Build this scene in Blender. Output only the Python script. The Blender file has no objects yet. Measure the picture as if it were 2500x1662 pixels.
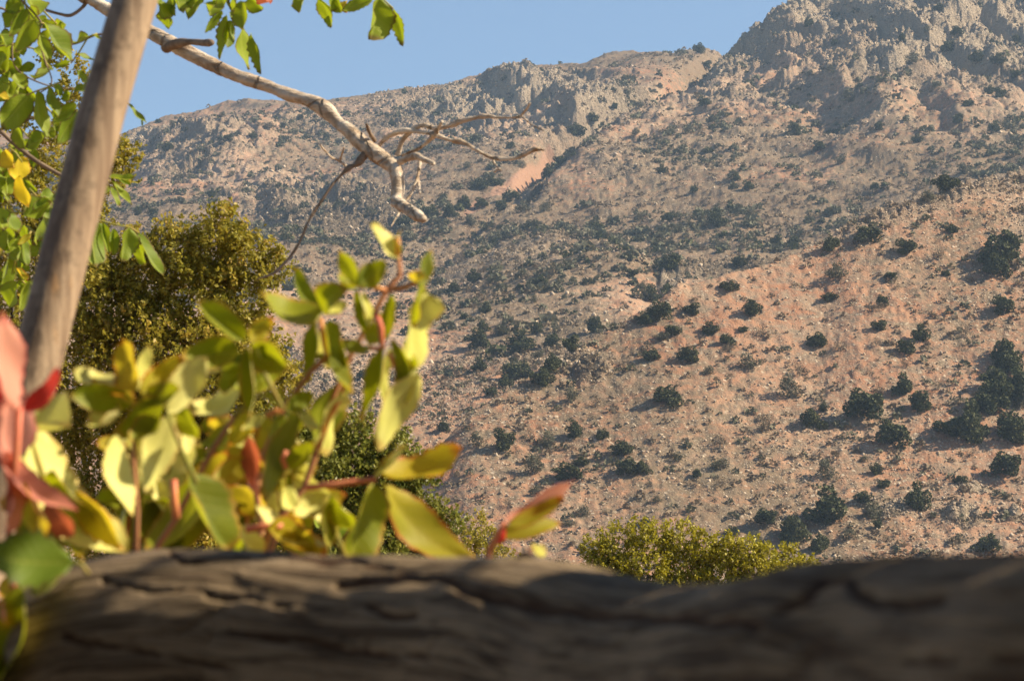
import bpy, math, random
import numpy as np
from mathutils import Vector, Matrix

S = bpy.context.scene
COL = S.collection
R = math.radians

# ---------------------------------------------------------------- camera
CAMZ, PITCH, FPX = 1.6, R(8.0), 6944.4      # photograph pixels: 2500 x 1662, 100 mm lens
CP, SP = math.cos(PITCH), math.sin(PITCH)
cam_d = bpy.data.cameras.new('camera')
cam = bpy.data.objects.new('camera', cam_d)
COL.objects.link(cam)
cam.location = (0, 0, CAMZ)
cam.rotation_euler = (R(90) + PITCH, 0, 0)
cam_d.lens = 100
cam_d.sensor_width = 36
cam_d.clip_start = 0.05
cam_d.clip_end = 8000
cam_d.dof.use_dof = True
cam_d.dof.focus_distance = 45
cam_d.dof.aperture_fstop = 18
S.camera = cam

# ---------------------------------------------------------------- sky, sun, exposure
SUN = Vector((0.77, -0.03, 0.60)).normalized()
elev = math.asin(SUN.z)
azim = math.atan2(SUN.x, SUN.y)
w = bpy.data.worlds.new('World')
S.world = w
w.use_nodes = True
nt = w.node_tree
sky = nt.nodes.new('ShaderNodeTexSky')
sky.sky_type = 'NISHITA'
sky.sun_disc = False
sky.sun_elevation = elev
sky.sun_rotation = azim
sky.altitude = 500
sky.air_density = 1.0
sky.dust_density = 0.1
sky.ozone_density = 2.0
bg = nt.nodes['Background']
bg.inputs['Strength'].default_value = 0.064
nt.links.new(sky.outputs[0], bg.inputs['Color'])
sl = bpy.data.lights.new('sun', 'SUN')
sl.energy = 5.0
sl.angle = R(0.5)
sl.color = (1.0, 0.85, 0.63)
so = bpy.data.objects.new('sun', sl)
COL.objects.link(so)
so.rotation_euler = SUN.to_track_quat('Z', 'Y').to_euler()
S.view_settings.view_transform = 'Standard'
S.view_settings.look = 'None'
S.view_settings.gamma = 1
S.view_settings.exposure = 1.22
S.cycles.volume_bounces = 0
S.cycles.max_bounces = 6
S.cycles.transparent_max_bounces = 4
S.cycles.use_denoising = True

# ---------------------------------------------------------------- helpers
rng = np.random.default_rng(7)
random.seed(7)
F = Vector((0, CP, SP)); U = Vector((0, -SP, CP)); X = Vector((1, 0, 0))
def P(px, py, d):
    """photo pixel -> point at distance d along the view axis"""
    return Vector((0, 0, CAMZ)) + (F + X * ((px - 1250) / FPX) + U * ((831 - py) / FPX)) * d
def PX(n, d): return n * d / FPX            # length of n photo pixels at distance d

def tag(o, label=None, cat=None, group=None, kind=None):
    if label: o['label'] = label
    if cat: o['category'] = cat
    if group: o['group'] = group
    if kind: o['kind'] = kind
    return o
def empty(name, loc):
    o = bpy.data.objects.new(name, None); COL.objects.link(o); o.location = loc
    o.empty_display_size = 0.1
    return o
def link(name, me, parent=None, mat=None, world=True):
    """mesh in world coordinates; under a parent it is shifted to the parent's frame"""
    o = bpy.data.objects.new(name, me); COL.objects.link(o)
    if mat: me.materials.append(mat)
    if parent is not None:
        o.parent = parent
        if world:
            p = parent; off = Vector((0, 0, 0))
            while p is not None: off += p.location; p = p.parent
            o.location = -off
    return o
def np_mesh(name, co, quads=None, tris=None, smooth=False, attrs=None, uv=None):
    me = bpy.data.meshes.new(name)
    co = np.asarray(co, np.float32)
    me.vertices.add(len(co)); me.vertices.foreach_set('co', co.ravel())
    loops = []; starts = []; n = 0
    if quads is not None and len(quads):
        q = np.asarray(quads, np.int32); loops.append(q.ravel()); starts.append(np.arange(len(q)) * 4); n = q.size
    if tris is not None and len(tris):
        t = np.asarray(tris, np.int32); loops.append(t.ravel()); starts.append(n + np.arange(len(t)) * 3)
    L = np.concatenate(loops); st = np.concatenate(starts)
    me.loops.add(len(L)); me.loops.foreach_set('vertex_index', L.astype(np.int32))
    me.polygons.add(len(st)); me.polygons.foreach_set('loop_start', st.astype(np.int32))
    if smooth: me.polygons.foreach_set('use_smooth', np.ones(len(st), bool))
    me.update(calc_edges=True)
    for k, v in (attrs or {}).items():
        a = me.attributes.new(k, 'FLOAT', 'POINT'); a.data.foreach_set('value', np.asarray(v, np.float32).ravel())
    if uv is not None:
        ul = me.uv_layers.new(name='UVMap'); ul.data.foreach_set('uv', np.asarray(uv, np.float32)[L].ravel())
    me.validate()
    return me

def hsh(ix, iy, s):
    h = (ix.astype(np.int64) * 374761393 + iy.astype(np.int64) * 668265263 + s * 1442695041) & 0xffffffff
    h = ((h ^ (h >> 13)) * 1274126177) & 0xffffffff
    h = ((h ^ (h >> 16)) * 2246822519) & 0xffffffff
    return ((h ^ (h >> 15)) & 0xffffff) / float(0xffffff)
def vn(x, y, s=0):
    ix = np.floor(x); iy = np.floor(y); fx = x - ix; fy = y - iy
    ix = ix.astype(np.int64); iy = iy.astype(np.int64)
    fx = fx * fx * fx * (fx * (fx * 6 - 15) + 10); fy = fy * fy * fy * (fy * (fy * 6 - 15) + 10)
    a = hsh(ix, iy, s); b = hsh(ix + 1, iy, s); c = hsh(ix, iy + 1, s); d = hsh(ix + 1, iy + 1, s)
    return (a + (b - a) * fx) * (1 - fy) + (c + (d - c) * fx) * fy
def fbm(x, y, o=4, s=0, g=0.5):
    t = 0; a = 1; n = 0
    for i in range(o):
        t = t + a * vn(x, y, s + i * 17); n += a; a *= g
        x, y = (x * 0.8 - y * 0.6) * 2.03 + 3.1, (x * 0.6 + y * 0.8) * 2.03 + 7.7
    return t / n
def worley(x, y, s=0):
    ix = np.floor(x).astype(np.int64); iy = np.floor(y).astype(np.int64)
    f1 = np.full(x.shape, 9.0); f2 = np.full(x.shape, 9.0); hh = np.zeros(x.shape)
    for dx in (-1, 0, 1):
        for dy in (-1, 0, 1):
            cx = ix + dx; cy = iy + dy
            px = cx + hsh(cx, cy, s + 1); py = cy + hsh(cx, cy, s + 2)
            d = np.sqrt((x - px) ** 2 + (y - py) ** 2)
            near = d < f1
            f2 = np.where(near, f1, np.minimum(f2, d)); f1 = np.where(near, d, f1)
            hh = np.where(near, hsh(cx, cy, s + 3), hh)
    return f1, f2, hh
def sm(a, b, x):
    t = np.clip((x - a) / (b - a), 0, 1); return t * t * (3 - 2 * t)

# ---------------------------------------------------------------- node helper
class N:
    def __init__(s, name):
        s.m = bpy.data.materials.new(name); s.m.use_nodes = True
        s.t = s.m.node_tree; s.t.nodes.clear()
        s.out = s.t.nodes.new('ShaderNodeOutputMaterial')
    def n(s, typ, ins=None, **kw):
        o = s.t.nodes.new('ShaderNode' + typ)
        for k, v in kw.items(): setattr(o, k, v)
        for k, v in (ins or {}).items():
            if hasattr(v, 'is_linked') or isinstance(v, bpy.types.NodeSocket): s.t.links.new(v, o.inputs[k])
            else: o.inputs[k].default_value = v
        return o
    def math(s, op, a, b=0.0, c=None, clamp=False):
        i = {0: a, 1: b}
        if c is not None: i[2] = c
        return s.n('Math', i, operation=op, use_clamp=clamp).outputs[0]
    def mix(s, f, a, b, mode='MIX'):
        o = s.n('Mix', data_type='RGBA', blend_type=mode)
        for k, v in ((0, f), (6, a), (7, b)):
            if isinstance(v, bpy.types.NodeSocket): s.t.links.new(v, o.inputs[k])
            else: o.inputs[k].default_value = v if k == 0 else (*v, 1)
        return o.outputs[2]
    def ramp(s, f, lo, hi):
        return s.n('MapRange', {0: f, 1: lo, 2: hi}, interpolation_type='SMOOTHSTEP').outputs[0]
    def noise(s, v, scale, detail=3, rough=.55, dist=0):
        return s.n('TexNoise', {'Vector': v, 'Scale': scale, 'Detail': detail, 'Roughness': rough, 'Distortion': dist}).outputs[0]
    def surf(s, sh): s.t.links.new(sh, s.out.inputs[0]); return s.m
HAZE = 0.00014
# ================================================================ TERRAIN
def mat_terrain():
    k = N('stony_hillside')
    g = k.n('NewGeometry'); pos = g.outputs['Position']
    rock = k.n('Attribute', attribute_name='rock').outputs['Fac']
    scree = k.n('Attribute', attribute_name='scree').outputs['Fac']
    grassy = k.n('Attribute', attribute_name='heath').outputs['Fac']
    n1 = k.noise(pos, 0.035, 6, .62); n2 = k.noise(pos, 0.45, 4, .6); n3 = k.noise(pos, 2.4, 3, .6)
    soil = k.mix(k.ramp(n1, .35, .65), (.31, .145, .078), (.345, .20, .12))
    soil = k.mix(k.ramp(n2, .35, .7), soil, (0.23, 0.165, 0.115))
    wob = k.n('VectorMath', {0: pos, 1: k.n('VectorMath', {0: k.n('TexNoise', {'Vector': pos, 'Scale': 2.2, 'Detail': 2.0}).outputs['Color'], 1: (0.756, 0.756, 0.756)}, operation='MULTIPLY').outputs[0]}, operation='ADD').outputs[0]
    v = k.n('TexVoronoi', {'Vector': wob, 'Scale': 2.4, 'Randomness': 1.0})
    vr = k.n('SeparateColor', {0: v.outputs['Color']})
    vb = k.n('TexVoronoi', {'Vector': wob, 'Scale': 1.1, 'Randomness': 1.0})
    vbr = k.n('SeparateColor', {0: vb.outputs['Color']})
    # stones lie where the rock attribute and a mid-scale noise are high
    dens = k.math('ADD', k.math('MULTIPLY', rock, .62), k.math('MULTIPLY', k.ramp(n2, .3, .75), .6))
    pick = k.math('LESS_THAN', vr.outputs[0], dens)
    rad = k.math('LESS_THAN', v.outputs['Distance'], k.math('MULTIPLY_ADD', vr.outputs[1], .3, .12))
    stone = k.math('MULTIPLY', pick, rad)
    pickb = k.math('LESS_THAN', vbr.outputs[0], k.math('MULTIPLY', dens, .55))
    radb = k.math('LESS_THAN', vb.outputs['Distance'], k.math('MULTIPLY_ADD', vbr.outputs[1], .3, .08))
    stone = k.math('MAXIMUM', stone, k.math('MULTIPLY', pickb, radb))
    stc = k.mix(vr.outputs[2], (.30, .235, .165), (.50, .40, .29))
    bare = k.mix(k.ramp(n3, .3, .7), (.42, .33, .23), (.64, .515, .375))
    base = k.mix(k.ramp(rock, .35, .8), soil, k.mix(.55, soil, bare))
    base = k.mix(k.ramp(rock, .78, 1.0), base, bare)
    n0 = k.noise(pos, 0.09, 5, .65)
    base = k.mix(k.math('MULTIPLY', k.ramp(n0, .50, .62), k.math('SUBTRACT', 1.0, k.ramp(rock, .6, .9))), base, k.mix(.5, base, (.26, .205, .14)))
    # dry heath tint
    hm = k.math('MULTIPLY', k.ramp(k.math('ADD', k.math('MULTIPLY', grassy, .5), k.math('MULTIPLY', n2, .65)), .40, .66), .75)
    base = k.mix(hm, base, (0.130, 0.101, 0.063))
    n4 = k.noise(pos, 3.3, 4, .7)
    base = k.mix(k.math('MULTIPLY', k.ramp(n4, .52, .66), .6), base, (.13, .092, .058))
    base = k.mix(stone, base, stc)
    base = k.mix(k.math('MULTIPLY', k.ramp(k.math('ADD', scree, k.math('MULTIPLY', n3, .6)), .7, 1.3), .8), base, (.33, .185, .12))
    vc = k.n('TexVoronoi', {'Vector': k.n('Mapping', {'Vector': wob, 'Scale': (1, .6, .45)}).outputs[0], 'Scale': .42}, feature='DISTANCE_TO_EDGE').outputs[0]
    n5 = k.noise(k.n('Mapping', {'Vector': pos, 'Scale': (1, 1, .35)}).outputs[0], .5, 7, .72, .5)
    rk = k.math('MULTIPLY', k.ramp(rock, .5, .95), k.math('ADD', k.math('MULTIPLY', n5, 3.0), k.math('MULTIPLY', k.ramp(vc, 0.0, .12), .5)))
    base = k.mix(k.math('MULTIPLY', k.ramp(rock, .6, .95), k.math('MULTIPLY', k.math('SUBTRACT', 1.0, k.ramp(n5, .32, .44)), .25)), base, (.22, .17, .13))
    b0 = k.n('Bump', {'Height': rk, 'Strength': 1.0, 'Distance': 2.2})
    b = k.n('Bump', {'Height': k.math('ADD', k.math('MULTIPLY', n3, .5), k.math('MULTIPLY', stone, .5)), 'Strength': .9, 'Distance': .55, 'Normal': b0.outputs[0]})
    p = k.n('BsdfPrincipled', {'Base Color': base, 'Roughness': .95, 'Normal': b.outputs[0], 'Specular IOR Level': .15})
    return k.surf(p.outputs[0])

def curve(pts):
    a = np.array(pts, float)
    def f(x):
        # smooth interpolation
        return (np.interp(x - 14, a[:, 0], a[:, 1]) + np.interp(x, a[:, 0], a[:, 1]) + np.interp(x + 14, a[:, 0], a[:, 1])) / 3
    return f
crestA = curve([(-4000, 1700), (-200, 1560), (600, 1400), (900, 1260), (1050, 1120), (1150, 1010), (1280, 940), (1400, 870), (1500, 805), (1600, 740), (1680, 705), (1800, 660), (2000, 600), (2080, 548), (2160, 522), (2260, 490), (2380, 452), (2500, 425), (2800, 330), (6000, -200)])
rA = curve([(-4000, 425), (600, 425), (1000, 432), (1150, 442), (1500, 470), (2000, 498), (2500, 520), (6000, 600)])
crestB = curve([(-4000, 900), (500, 720), (640, 675), (900, 695), (1060, 690), (1200, 645), (1400, 615), (1540, 610), (1600, 640), (1750, 620), (2000, 590), (2500, 600), (6000, 600)])
crestC = curve([(-4000, 300), (-400, 345), (0, 338), (150, 332), (290, 322), (400, 285), (480, 270), (620, 262), (780, 258), (830, 250), (1050, 222), (1250, 185), (1400, 160), (1500, 128), (1560, 122), (1640, 126), (1740, 118), (1790, 108), (1900, 100), (6000, 80)])
crestD = curve([(-4000, 1600), (700, 850), (900, 740), (1000, 670), (1150, 560), (1300, 440), (1450, 350), (1600, 285), (1700, 232), (1770, 172), (1800, 150), (1865, 122), (1900, 100), (1950, 66), (2030, 15), (2200, -45), (2500, -50), (2800, -30), (6000, 100)])
rD = curve([(-4000, 720), (700, 740), (1000, 800), (1300, 930), (1600, 1060), (1800, 1150), (2000, 1200), (2500, 1170), (6000, 1150)])

def row2z(row, y):
    v = (831 - row) / FPX
    return CAMZ + y * (SP + v * CP) / (CP - v * SP)
def sheet(x, y, crest, rc, r0, row0, gam, back, k=2, neg=3.5):
    v = np.zeros_like(x)
    for _ in range(k):
        px = 1250 + FPX * (x / y) * (CP - v * SP)
        c = crest(px); r1 = rc(px) if callable(rc) else rc
        t = (y - r0) / (r1 - r0)
        tt = np.clip(t, -1.5, 1)
        g = np.abs(np.clip(tt, 0, 1)) ** gam
        row = row0 + (c - row0) * g + np.maximum(-tt, 0) * neg * 380
        v = (831 - row) / FPX
    z = row2z(row, np.minimum(y, r1))
    if back is None:      # the ridge runs on behind its crest
        z = np.where(y > r1, row2z(c + 5 + (y - r1) * .02, y) - 3, z)
    else:
        z = z - np.maximum(y - r1, 0) * back
    return z, px, row
def segd(px, row, pts):
    """distance in photo pixels to a polyline, used to lay real ground features on the slope"""
    d = np.full(np.shape(px), 1e9)
    for (x0, y0), (x1, y1) in zip(pts[:-1], pts[1:]):
        dx, dy = x1 - x0, y1 - y0
        t = np.clip(((px - x0) * dx + (row - y0) * dy) / (dx * dx + dy * dy), 0, 1)
        d = np.minimum(d, np.hypot(px - x0 - t * dx, row - y0 - t * dy))
    return d
def blob(px, row, x, y, rx, ry):
    return np.exp(-((px - x) / rx) ** 2 - ((row - y) / ry) ** 2)

def terrain(x, y):
    zA, pA, _ = sheet(x, y, crestA, rA, 388, 1470, 0.96, .30, neg=2.2)
    zB, pB, _ = sheet(x, y, crestB, lambda p: 700 + 0 * p, 520, 1050, 0.85, .25)
    zD, pD, _ = sheet(x, y, crestD, rD, 690, 770, 0.9, None)
    zC, pC, _ = sheet(x, y, crestC, lambda p: 1400 + 0 * p, 790, 720, 0.62, .12)
    # the left flank of the cliffy spur drops off steeply
    zs = np.stack([zA, zB, zC, zD]); w = np.argmax(zs, 0); z = zs.max(0)
    zv = -1.2 - 4 * sm(5, 60, y) + 20 * sm(150, 385, y)
    z = np.maximum(z, zv)
    elev_ = (z - CAMZ) / y
    v = (elev_ * CP - SP) / (CP + elev_ * SP)
    row = 831 - v * FPX; px = 1250 + FPX * (x / y) * (CP - v * SP)
    # gullies and undulation
    big = fbm(x / 90, y / 120, 4, 3) - .5
    far = sm(560, 800, y)
    # erosion ribs running down slope on the far mountain (skewed towards the camera and right)
    q = (x * .83 + y * .45)
    rib = 1 - np.abs(2 * fbm(q / 46 + big * 1.2, (y * .83 - x * .45) / 170, 3, 21) - 1) * 2.2
    topD = (w == 3) * sm(480, 60, row)
    below = sm(12, 55, row - crestC(px))
    bandC = (w == 2) * blob(px, row, 1290, 285, 260, 85) * below
    bandC2 = (w == 2) * blob(px, row, 430, 360, 330, 75) * below
    bandC3 = (w == 2) * blob(px, row, 700, 480, 200, 70)
    sp = np.maximum.reduce([topD, np.minimum(bandC * 1.3, 1), bandC2 * .8, bandC3 * .7])
    rn = fbm(x / 35, y / 40, 4, 41)
    rock = np.clip(.28 + (fbm(x / 55, y / 70, 4, 51) - .5) * 1.5 + sp * .75, 0, 1)
    crA = (w == 0) * sm(95, 10, row - crestA(px)) * sm(1850, 2150, px)
    rock = np.maximum(rock, crA * .8)
    # outcrops near the bottom right of the near slope
    oc = np.maximum.reduce([blob(px, row, 2170, 1235, 60, 28), blob(px, row, 2350, 1255, 60, 22), blob(px, row, 2465, 1245, 40, 20), blob(px, row, 1640, 680, 40, 55), blob(px, row, 1430, 905, 60, 45), blob(px, row, 1900, 1275, 60, 20), blob(px, row, 2380, 1175, 60, 16)])
    rock = np.maximum(rock, np.clip(oc * 1.3, 0, 1))
    z = z + big * (5 + 16 * far) * (.3 + .7 * sm(100, 330, y)) * (1 - .6 * topD)
    z = z + rib * far * (2.0 + 5 * sp)
    # buttresses: steep shaded left flanks, broad faces turned to the sun
    for wl_, am, sd in ((88, 15, 5), (34, 6.0, 6), (14, 2.6, 7)):
        u = (x + .25 * y) / wl_ + 1.3 * fbm(x / (wl_ * 1.3), y / (wl_ * 1.8), 3, 80 + sd)
        fr = u - np.floor(u)
        saw = np.where(fr < .22, fr / .22, (1 - fr) / .78)
        z = z + (saw ** .8 - .5) * am * sp * (1 - .75 * (w == 3) * sm(1930, 1830, px)) * (.35 + 1.1 * vn(x / wl_ + 3, y / (wl_ * .7), 90 + sd)) * far
    rav = segd(px, row, [(1790, 120), (1700, 205), (1560, 275), (1450, 325), (1340, 405), (1250, 475)])
    z = z - 17 * np.exp(-(rav / 17) ** 2) * far * sm(1240, 1330, px)
    rav2 = segd(px, row, [(2420, 40), (2330, 120), (2210, 190), (2090, 240)])
    z = z - 12 * np.exp(-(rav2 / 20) ** 2) * far
    f1, f2, hh = worley(x / 15 + rn, y / 19 + rn, 5)
    cl = sm(.0, .35, f2 - f1)
    z = z + cl * (hh - .5) * 9 * sp * (.5 + rn)
    f1, f2, hh = worley(x / 5.5 + rn * 2, y / 7 + rn, 9)
    z = z + sm(0, .4, f2 - f1) * hh * (2.2 * sp + 1.6 * np.clip(oc * 1.4, 0, 1) + .6 * crA)
    m = sm(.45, .8, rock)
    f1, f2, hh = worley(x / 1.9 + rn * 3, y / 2.4, 15)
    z = z + sm(0, .5, f2 - f1) * np.maximum(hh - .35, 0) * (.3 + 1.1 * m) * (1 + .8 * far)
    z = z + (fbm(x / 6, y / 8, 4, 71) - .5) * (1.1 + 1.6 * m + 1.4 * far)
    z = z + (vn(x / .8, y / 1.1, 91) - .5) * (.30 + .3 * m)
    # colour features that are really on the ground
    scree = np.maximum.reduce([
        sm(18, 7, segd(px, row, [(1350, 385), (1310, 420), (1250, 462), (1215, 485)])), .6 * sm(12, 4, segd(px, row, [(1215, 485), (1120, 530)])),
        sm(14, 4, segd(px, row, [(1240, 470), (1205, 490)])), sm(13, 3, segd(px, row, [(1165, 508), (1140, 520)])),
        sm(16, 4, segd(px, row, [(548, 508), (575, 497)])), .55 * blob(px, row, 1330, 725, 26, 12), .5 * blob(px, row, 1320, 600, 60, 14),
        .5 * blob(px, row, 2480, 500, 30, 12), .35 * blob(px, row, 1860, 935, 40, 25), .4 * blob(px, row, 1700, 740, 1, 1)])
    heath = np.clip(.35 + (fbm(x / 40, y / 60, 3, 33) - .5) * 1.6 + .7 * sm(430, 520, row) * sm(700, 600, row) * (w != 0) + .25 * (w >= 2), 0, 1)
    heath = heath * (1 - .95 * sp) * (1 - .75 * crA)
    heath = np.where(w == 0, heath * .62, heath)
    return z, rock, scree, heath

kk = np.concatenate([np.linspace(-.66, -.205, 50)[:-1], np.linspace(-.205, .205, 1240), np.linspace(.205, .66, 50)[1:]])
yy = np.concatenate([np.concatenate([np.arange(6, 60, 4), np.arange(60, 280, 5), np.arange(280, 315, 1)]), np.arange(315, 560, .48), np.arange(560, 760, .85), np.arange(760, 1260, 1.35), np.arange(1260, 1500, 2.2), np.arange(1500, 1800, 20)])
GY, GK = np.meshgrid(yy, kk, indexing='ij')
GX = GY * GK
GZ, rockA, screeA, heathA = terrain(GX, GY)
nr, nc = GZ.shape
ii = np.arange(nr * nc).reshape(nr, nc)
qd = np.stack([ii[:-1, :-1], ii[:-1, 1:], ii[1:, 1:], ii[1:, :-1]], -1).reshape(-1, 4)
hill_me = np_mesh('hillside', np.stack([GX, GY, GZ], -1).reshape(-1, 3), quads=qd, smooth=False,
                  attrs={'rock': rockA, 'scree': screeA, 'heath': heathA})
M_TER = mat_terrain()
hill = tag(link('mountain_slopes', hill_me, mat=M_TER), kind='structure')
ELV = (GZ - CAMZ) / GY
RUNMAX = np.maximum.accumulate(ELV, 0)
def ground_hit(px, py):
    """world point where the line of sight through a photo pixel first meets the slopes"""
    u = (px - 1250) / FPX; v = (831 - py) / FPX
    k = u / (CP - v * SP); e = (SP + v * CP) / (CP - v * SP)
    c = int(np.clip(np.searchsorted(kk, k), 0, nc - 1))
    r = int(np.searchsorted(RUNMAX[:, c], e))
    if r >= nr: return None
    return Vector((GX[r, c], GY[r, c], GZ[r, c]))
# ================================================================ VEGETATION ON THE SLOPES
def leaf_cards(c, size, r=None, up=0.0, jit=.6, tris=False, aspect=1.0):
    """one small randomly turned face per centre"""
    r = r or rng
    n = len(c)
    a = r.normal(size=(n, 3)); a /= np.linalg.norm(a, axis=1)[:, None]
    b = r.normal(size=(n, 3)); b -= (a * b).sum(1)[:, None] * a; b /= np.linalg.norm(b, axis=1)[:, None]
    s = (size * (1 + jit * (r.random(n) - .5)))[:, None] * .5
    if tris:
        co = np.stack([c + a * s, c - a * s * .6 + b * s, c - a * s * .6 - b * s], 1)
        return co.reshape(-1, 3), np.arange(n * 3).reshape(n, 3)
    co = np.stack([c + a * s, c + b * s * aspect, c - a * s, c - b * s * aspect], 1)
    return co.reshape(-1, 3), np.arange(n * 4).reshape(n, 4)

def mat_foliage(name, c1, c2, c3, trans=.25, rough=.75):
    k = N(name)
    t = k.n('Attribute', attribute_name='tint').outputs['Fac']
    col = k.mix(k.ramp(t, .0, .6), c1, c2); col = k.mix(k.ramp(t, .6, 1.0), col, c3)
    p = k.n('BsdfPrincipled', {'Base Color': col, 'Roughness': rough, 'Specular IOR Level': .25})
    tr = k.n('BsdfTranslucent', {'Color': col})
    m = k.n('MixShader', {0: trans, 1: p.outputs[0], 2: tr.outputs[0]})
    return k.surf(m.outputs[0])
def mat_bark(name, c1, c2, scale=8, stretch=(1, 1, .15), bump=.4, dist=.02):
    k = N(name)
    tc = k.n('TexCoord').outputs['Object']
    mp = k.n('Mapping', {'Vector': tc, 'Scale': stretch}).outputs[0]
    a = k.noise(mp, scale, 6, .65, .3); b = k.noise(tc, scale * .4, 3)
    col = k.mix(k.ramp(a, .35, .65), c1, c2); col = k.mix(k.math('MULTIPLY', k.ramp(b, .5, .7), .35), col, tuple(x * .6 for x in c1))
    bp = k.n('Bump', {'Height': a, 'Strength': bump, 'Distance': dist})
    return k.surf(k.n('BsdfPrincipled', {'Base Color': col, 'Roughness': .9, 'Normal': bp.outputs[0], 'Specular IOR Level': .2}).outputs[0])

M_OAK = mat_foliage('holm_oak_leaves', (.040, .046, .018), (.068, .074, .024), (.115, .11, .04), .12)
M_GREY = mat_foliage('grey_green_leaves', (.085, .085, .05), (.12, .115, .068), (.17, .15, .095), .15)
M_DRY = mat_foliage('dry_twigs_leaves', (.15, .11, .07), (.20, .15, .095), (.26, .20, .13), .15)
M_TRUNK = mat_bark('grey_bark', (.16, .13, .10), (.26, .22, .17), 3, bump=.3)

def tube(pts, rad, n=8, caps=True, seed=0, wob=0.0):
    """tapered tube through points; returns co, quads, tris"""
    pts = [Vector(p) for p in pts]; co = []; q = []; t = []
    up = Vector((0, 0, 1)); prev = None
    r = random.Random(seed)
    for i, p in enumerate(pts):
        d = (pts[min(i + 1, len(pts) - 1)] - pts[max(i - 1, 0)]).normalized()
        if prev is None: a = d.orthogonal().normalized()
        else: a = (prev - d * prev.dot(d)).normalized()
        prev = a; b = d.cross(a)
        for j in range(n):
            th = 2 * math.pi * j / n; rr = rad[i] * (1 + wob * (r.random() - .5))
            co.append(p + a * (math.cos(th) * rr) + b * (math.sin(th) * rr))
    for i in range(len(pts) - 1):
        for j in range(n):
            q.append((i * n + j, i * n + (j + 1) % n, (i + 1) * n + (j + 1) % n, (i + 1) * n + j))
    if caps:
        k = len(co); co.append(pts[0]); co.append(pts[-1]); e = (len(pts) - 1) * n
        for j in range(n):
            t.append((k, (j + 1) % n, j)); t.append((k + 1, e + j, e + (j + 1) % n))
    return [tuple(c) for c in co], q, t
def join(parts):
    co = []; q = []; t = []
    for c, a, b in parts:
        o = len(co); co += list(c); q += [tuple(i + o for i in f) for f in a]; t += [tuple(i + o for i in f) for f in b]
    return co, q, t

def crown_mesh(name, seed, nl, nleaf, leaf, sparse, flat=.8):
    """unit-wide crown (x,y in +-.5, z 0..1) of leaf clumps gathered on overlapping lobes"""
    r = np.random.default_rng(seed)
    L = []
    for i in range(nl):
        th = r.random() * 6.283; d = r.random() ** .6 * .36; h = .18 + .62 * r.random() * (1.1 - d)
        L.append((d * math.cos(th), d * math.sin(th), h, .09 + .13 * r.random() * (1.15 - h * .5)))
    L.append((r.normal() * .05, r.normal() * .05, .42, .24)); L = np.array(L)
    wgt = L[:, 3] ** 2; wgt /= wgt.sum()
    idx = r.choice(len(L), nleaf, p=wgt)
    # clumps on each lobe
    u = r.normal(size=(nleaf, 3)); u /= np.linalg.norm(u, axis=1)[:, None]
    rad = L[idx, 3] * (sparse + (1 - sparse) * r.random(nleaf) ** .35)
    rad *= .82 + .36 * vn(u[:, 0] * 3 + idx * 5 + seed, u[:, 2] * 3 + u[:, 1] * 2, seed)
    c = L[idx, :3] + u * rad[:, None]
    c[:, 2] = np.clip(c[:, 2], .03 + .05 * r.random(nleaf), 1.2)
    co, q = leaf_cards(c, leaf * np.ones(nleaf), r)
    lob = r.random(len(L))[idx]
    tint = np.clip(.5 * lob + .5 * r.random(nleaf), 0, 1)
    return np_mesh(name, co, quads=q, attrs={'tint': np.repeat(tint, 4)})
def trunk_mesh(name, seed, h=.6, rad=.035):
    r = random.Random(seed); parts = []
    top = Vector((r.uniform(-.05, .05), r.uniform(-.05, .05), h * .45))
    parts.append(tube([(0, 0, -.10), (top.x * .5, top.y * .5, h * .2), top], [rad * 1.3, rad, rad * .8], 6))
    for i in range(5):
        th = i * 1.3 + r.random(); e = top + Vector((math.cos(th) * .22, math.sin(th) * .22, h * r.uniform(.2, .6)))
        parts.append(tube([top, (top + e) / 2 + Vector((0, 0, .03)), e], [rad * .6, rad * .4, rad * .15], 5))
    co, q, t = join(parts)
    return np_mesh(name, co, quads=q, tris=t)

PROTO = {'g': [crown_mesh('crown', 100 + i, 13, 2100, .062, .62) for i in range(6)],
         'q': [crown_mesh('crown', 200 + i, 11, 1000, .052, .35) for i in range(4)],
         'd': [crown_mesh('crown', 300 + i, 10, 420, .045, .2) for i in range(4)]}
for kx, mx in (('g', M_OAK), ('q', M_GREY), ('d', M_DRY)):
    for me in PROTO[kx]: me.materials.append(mx)
TRK = [trunk_mesh('trunk', i) for i in range(4)]
for me in TRK: me.materials.append(M_TRUNK)

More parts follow.
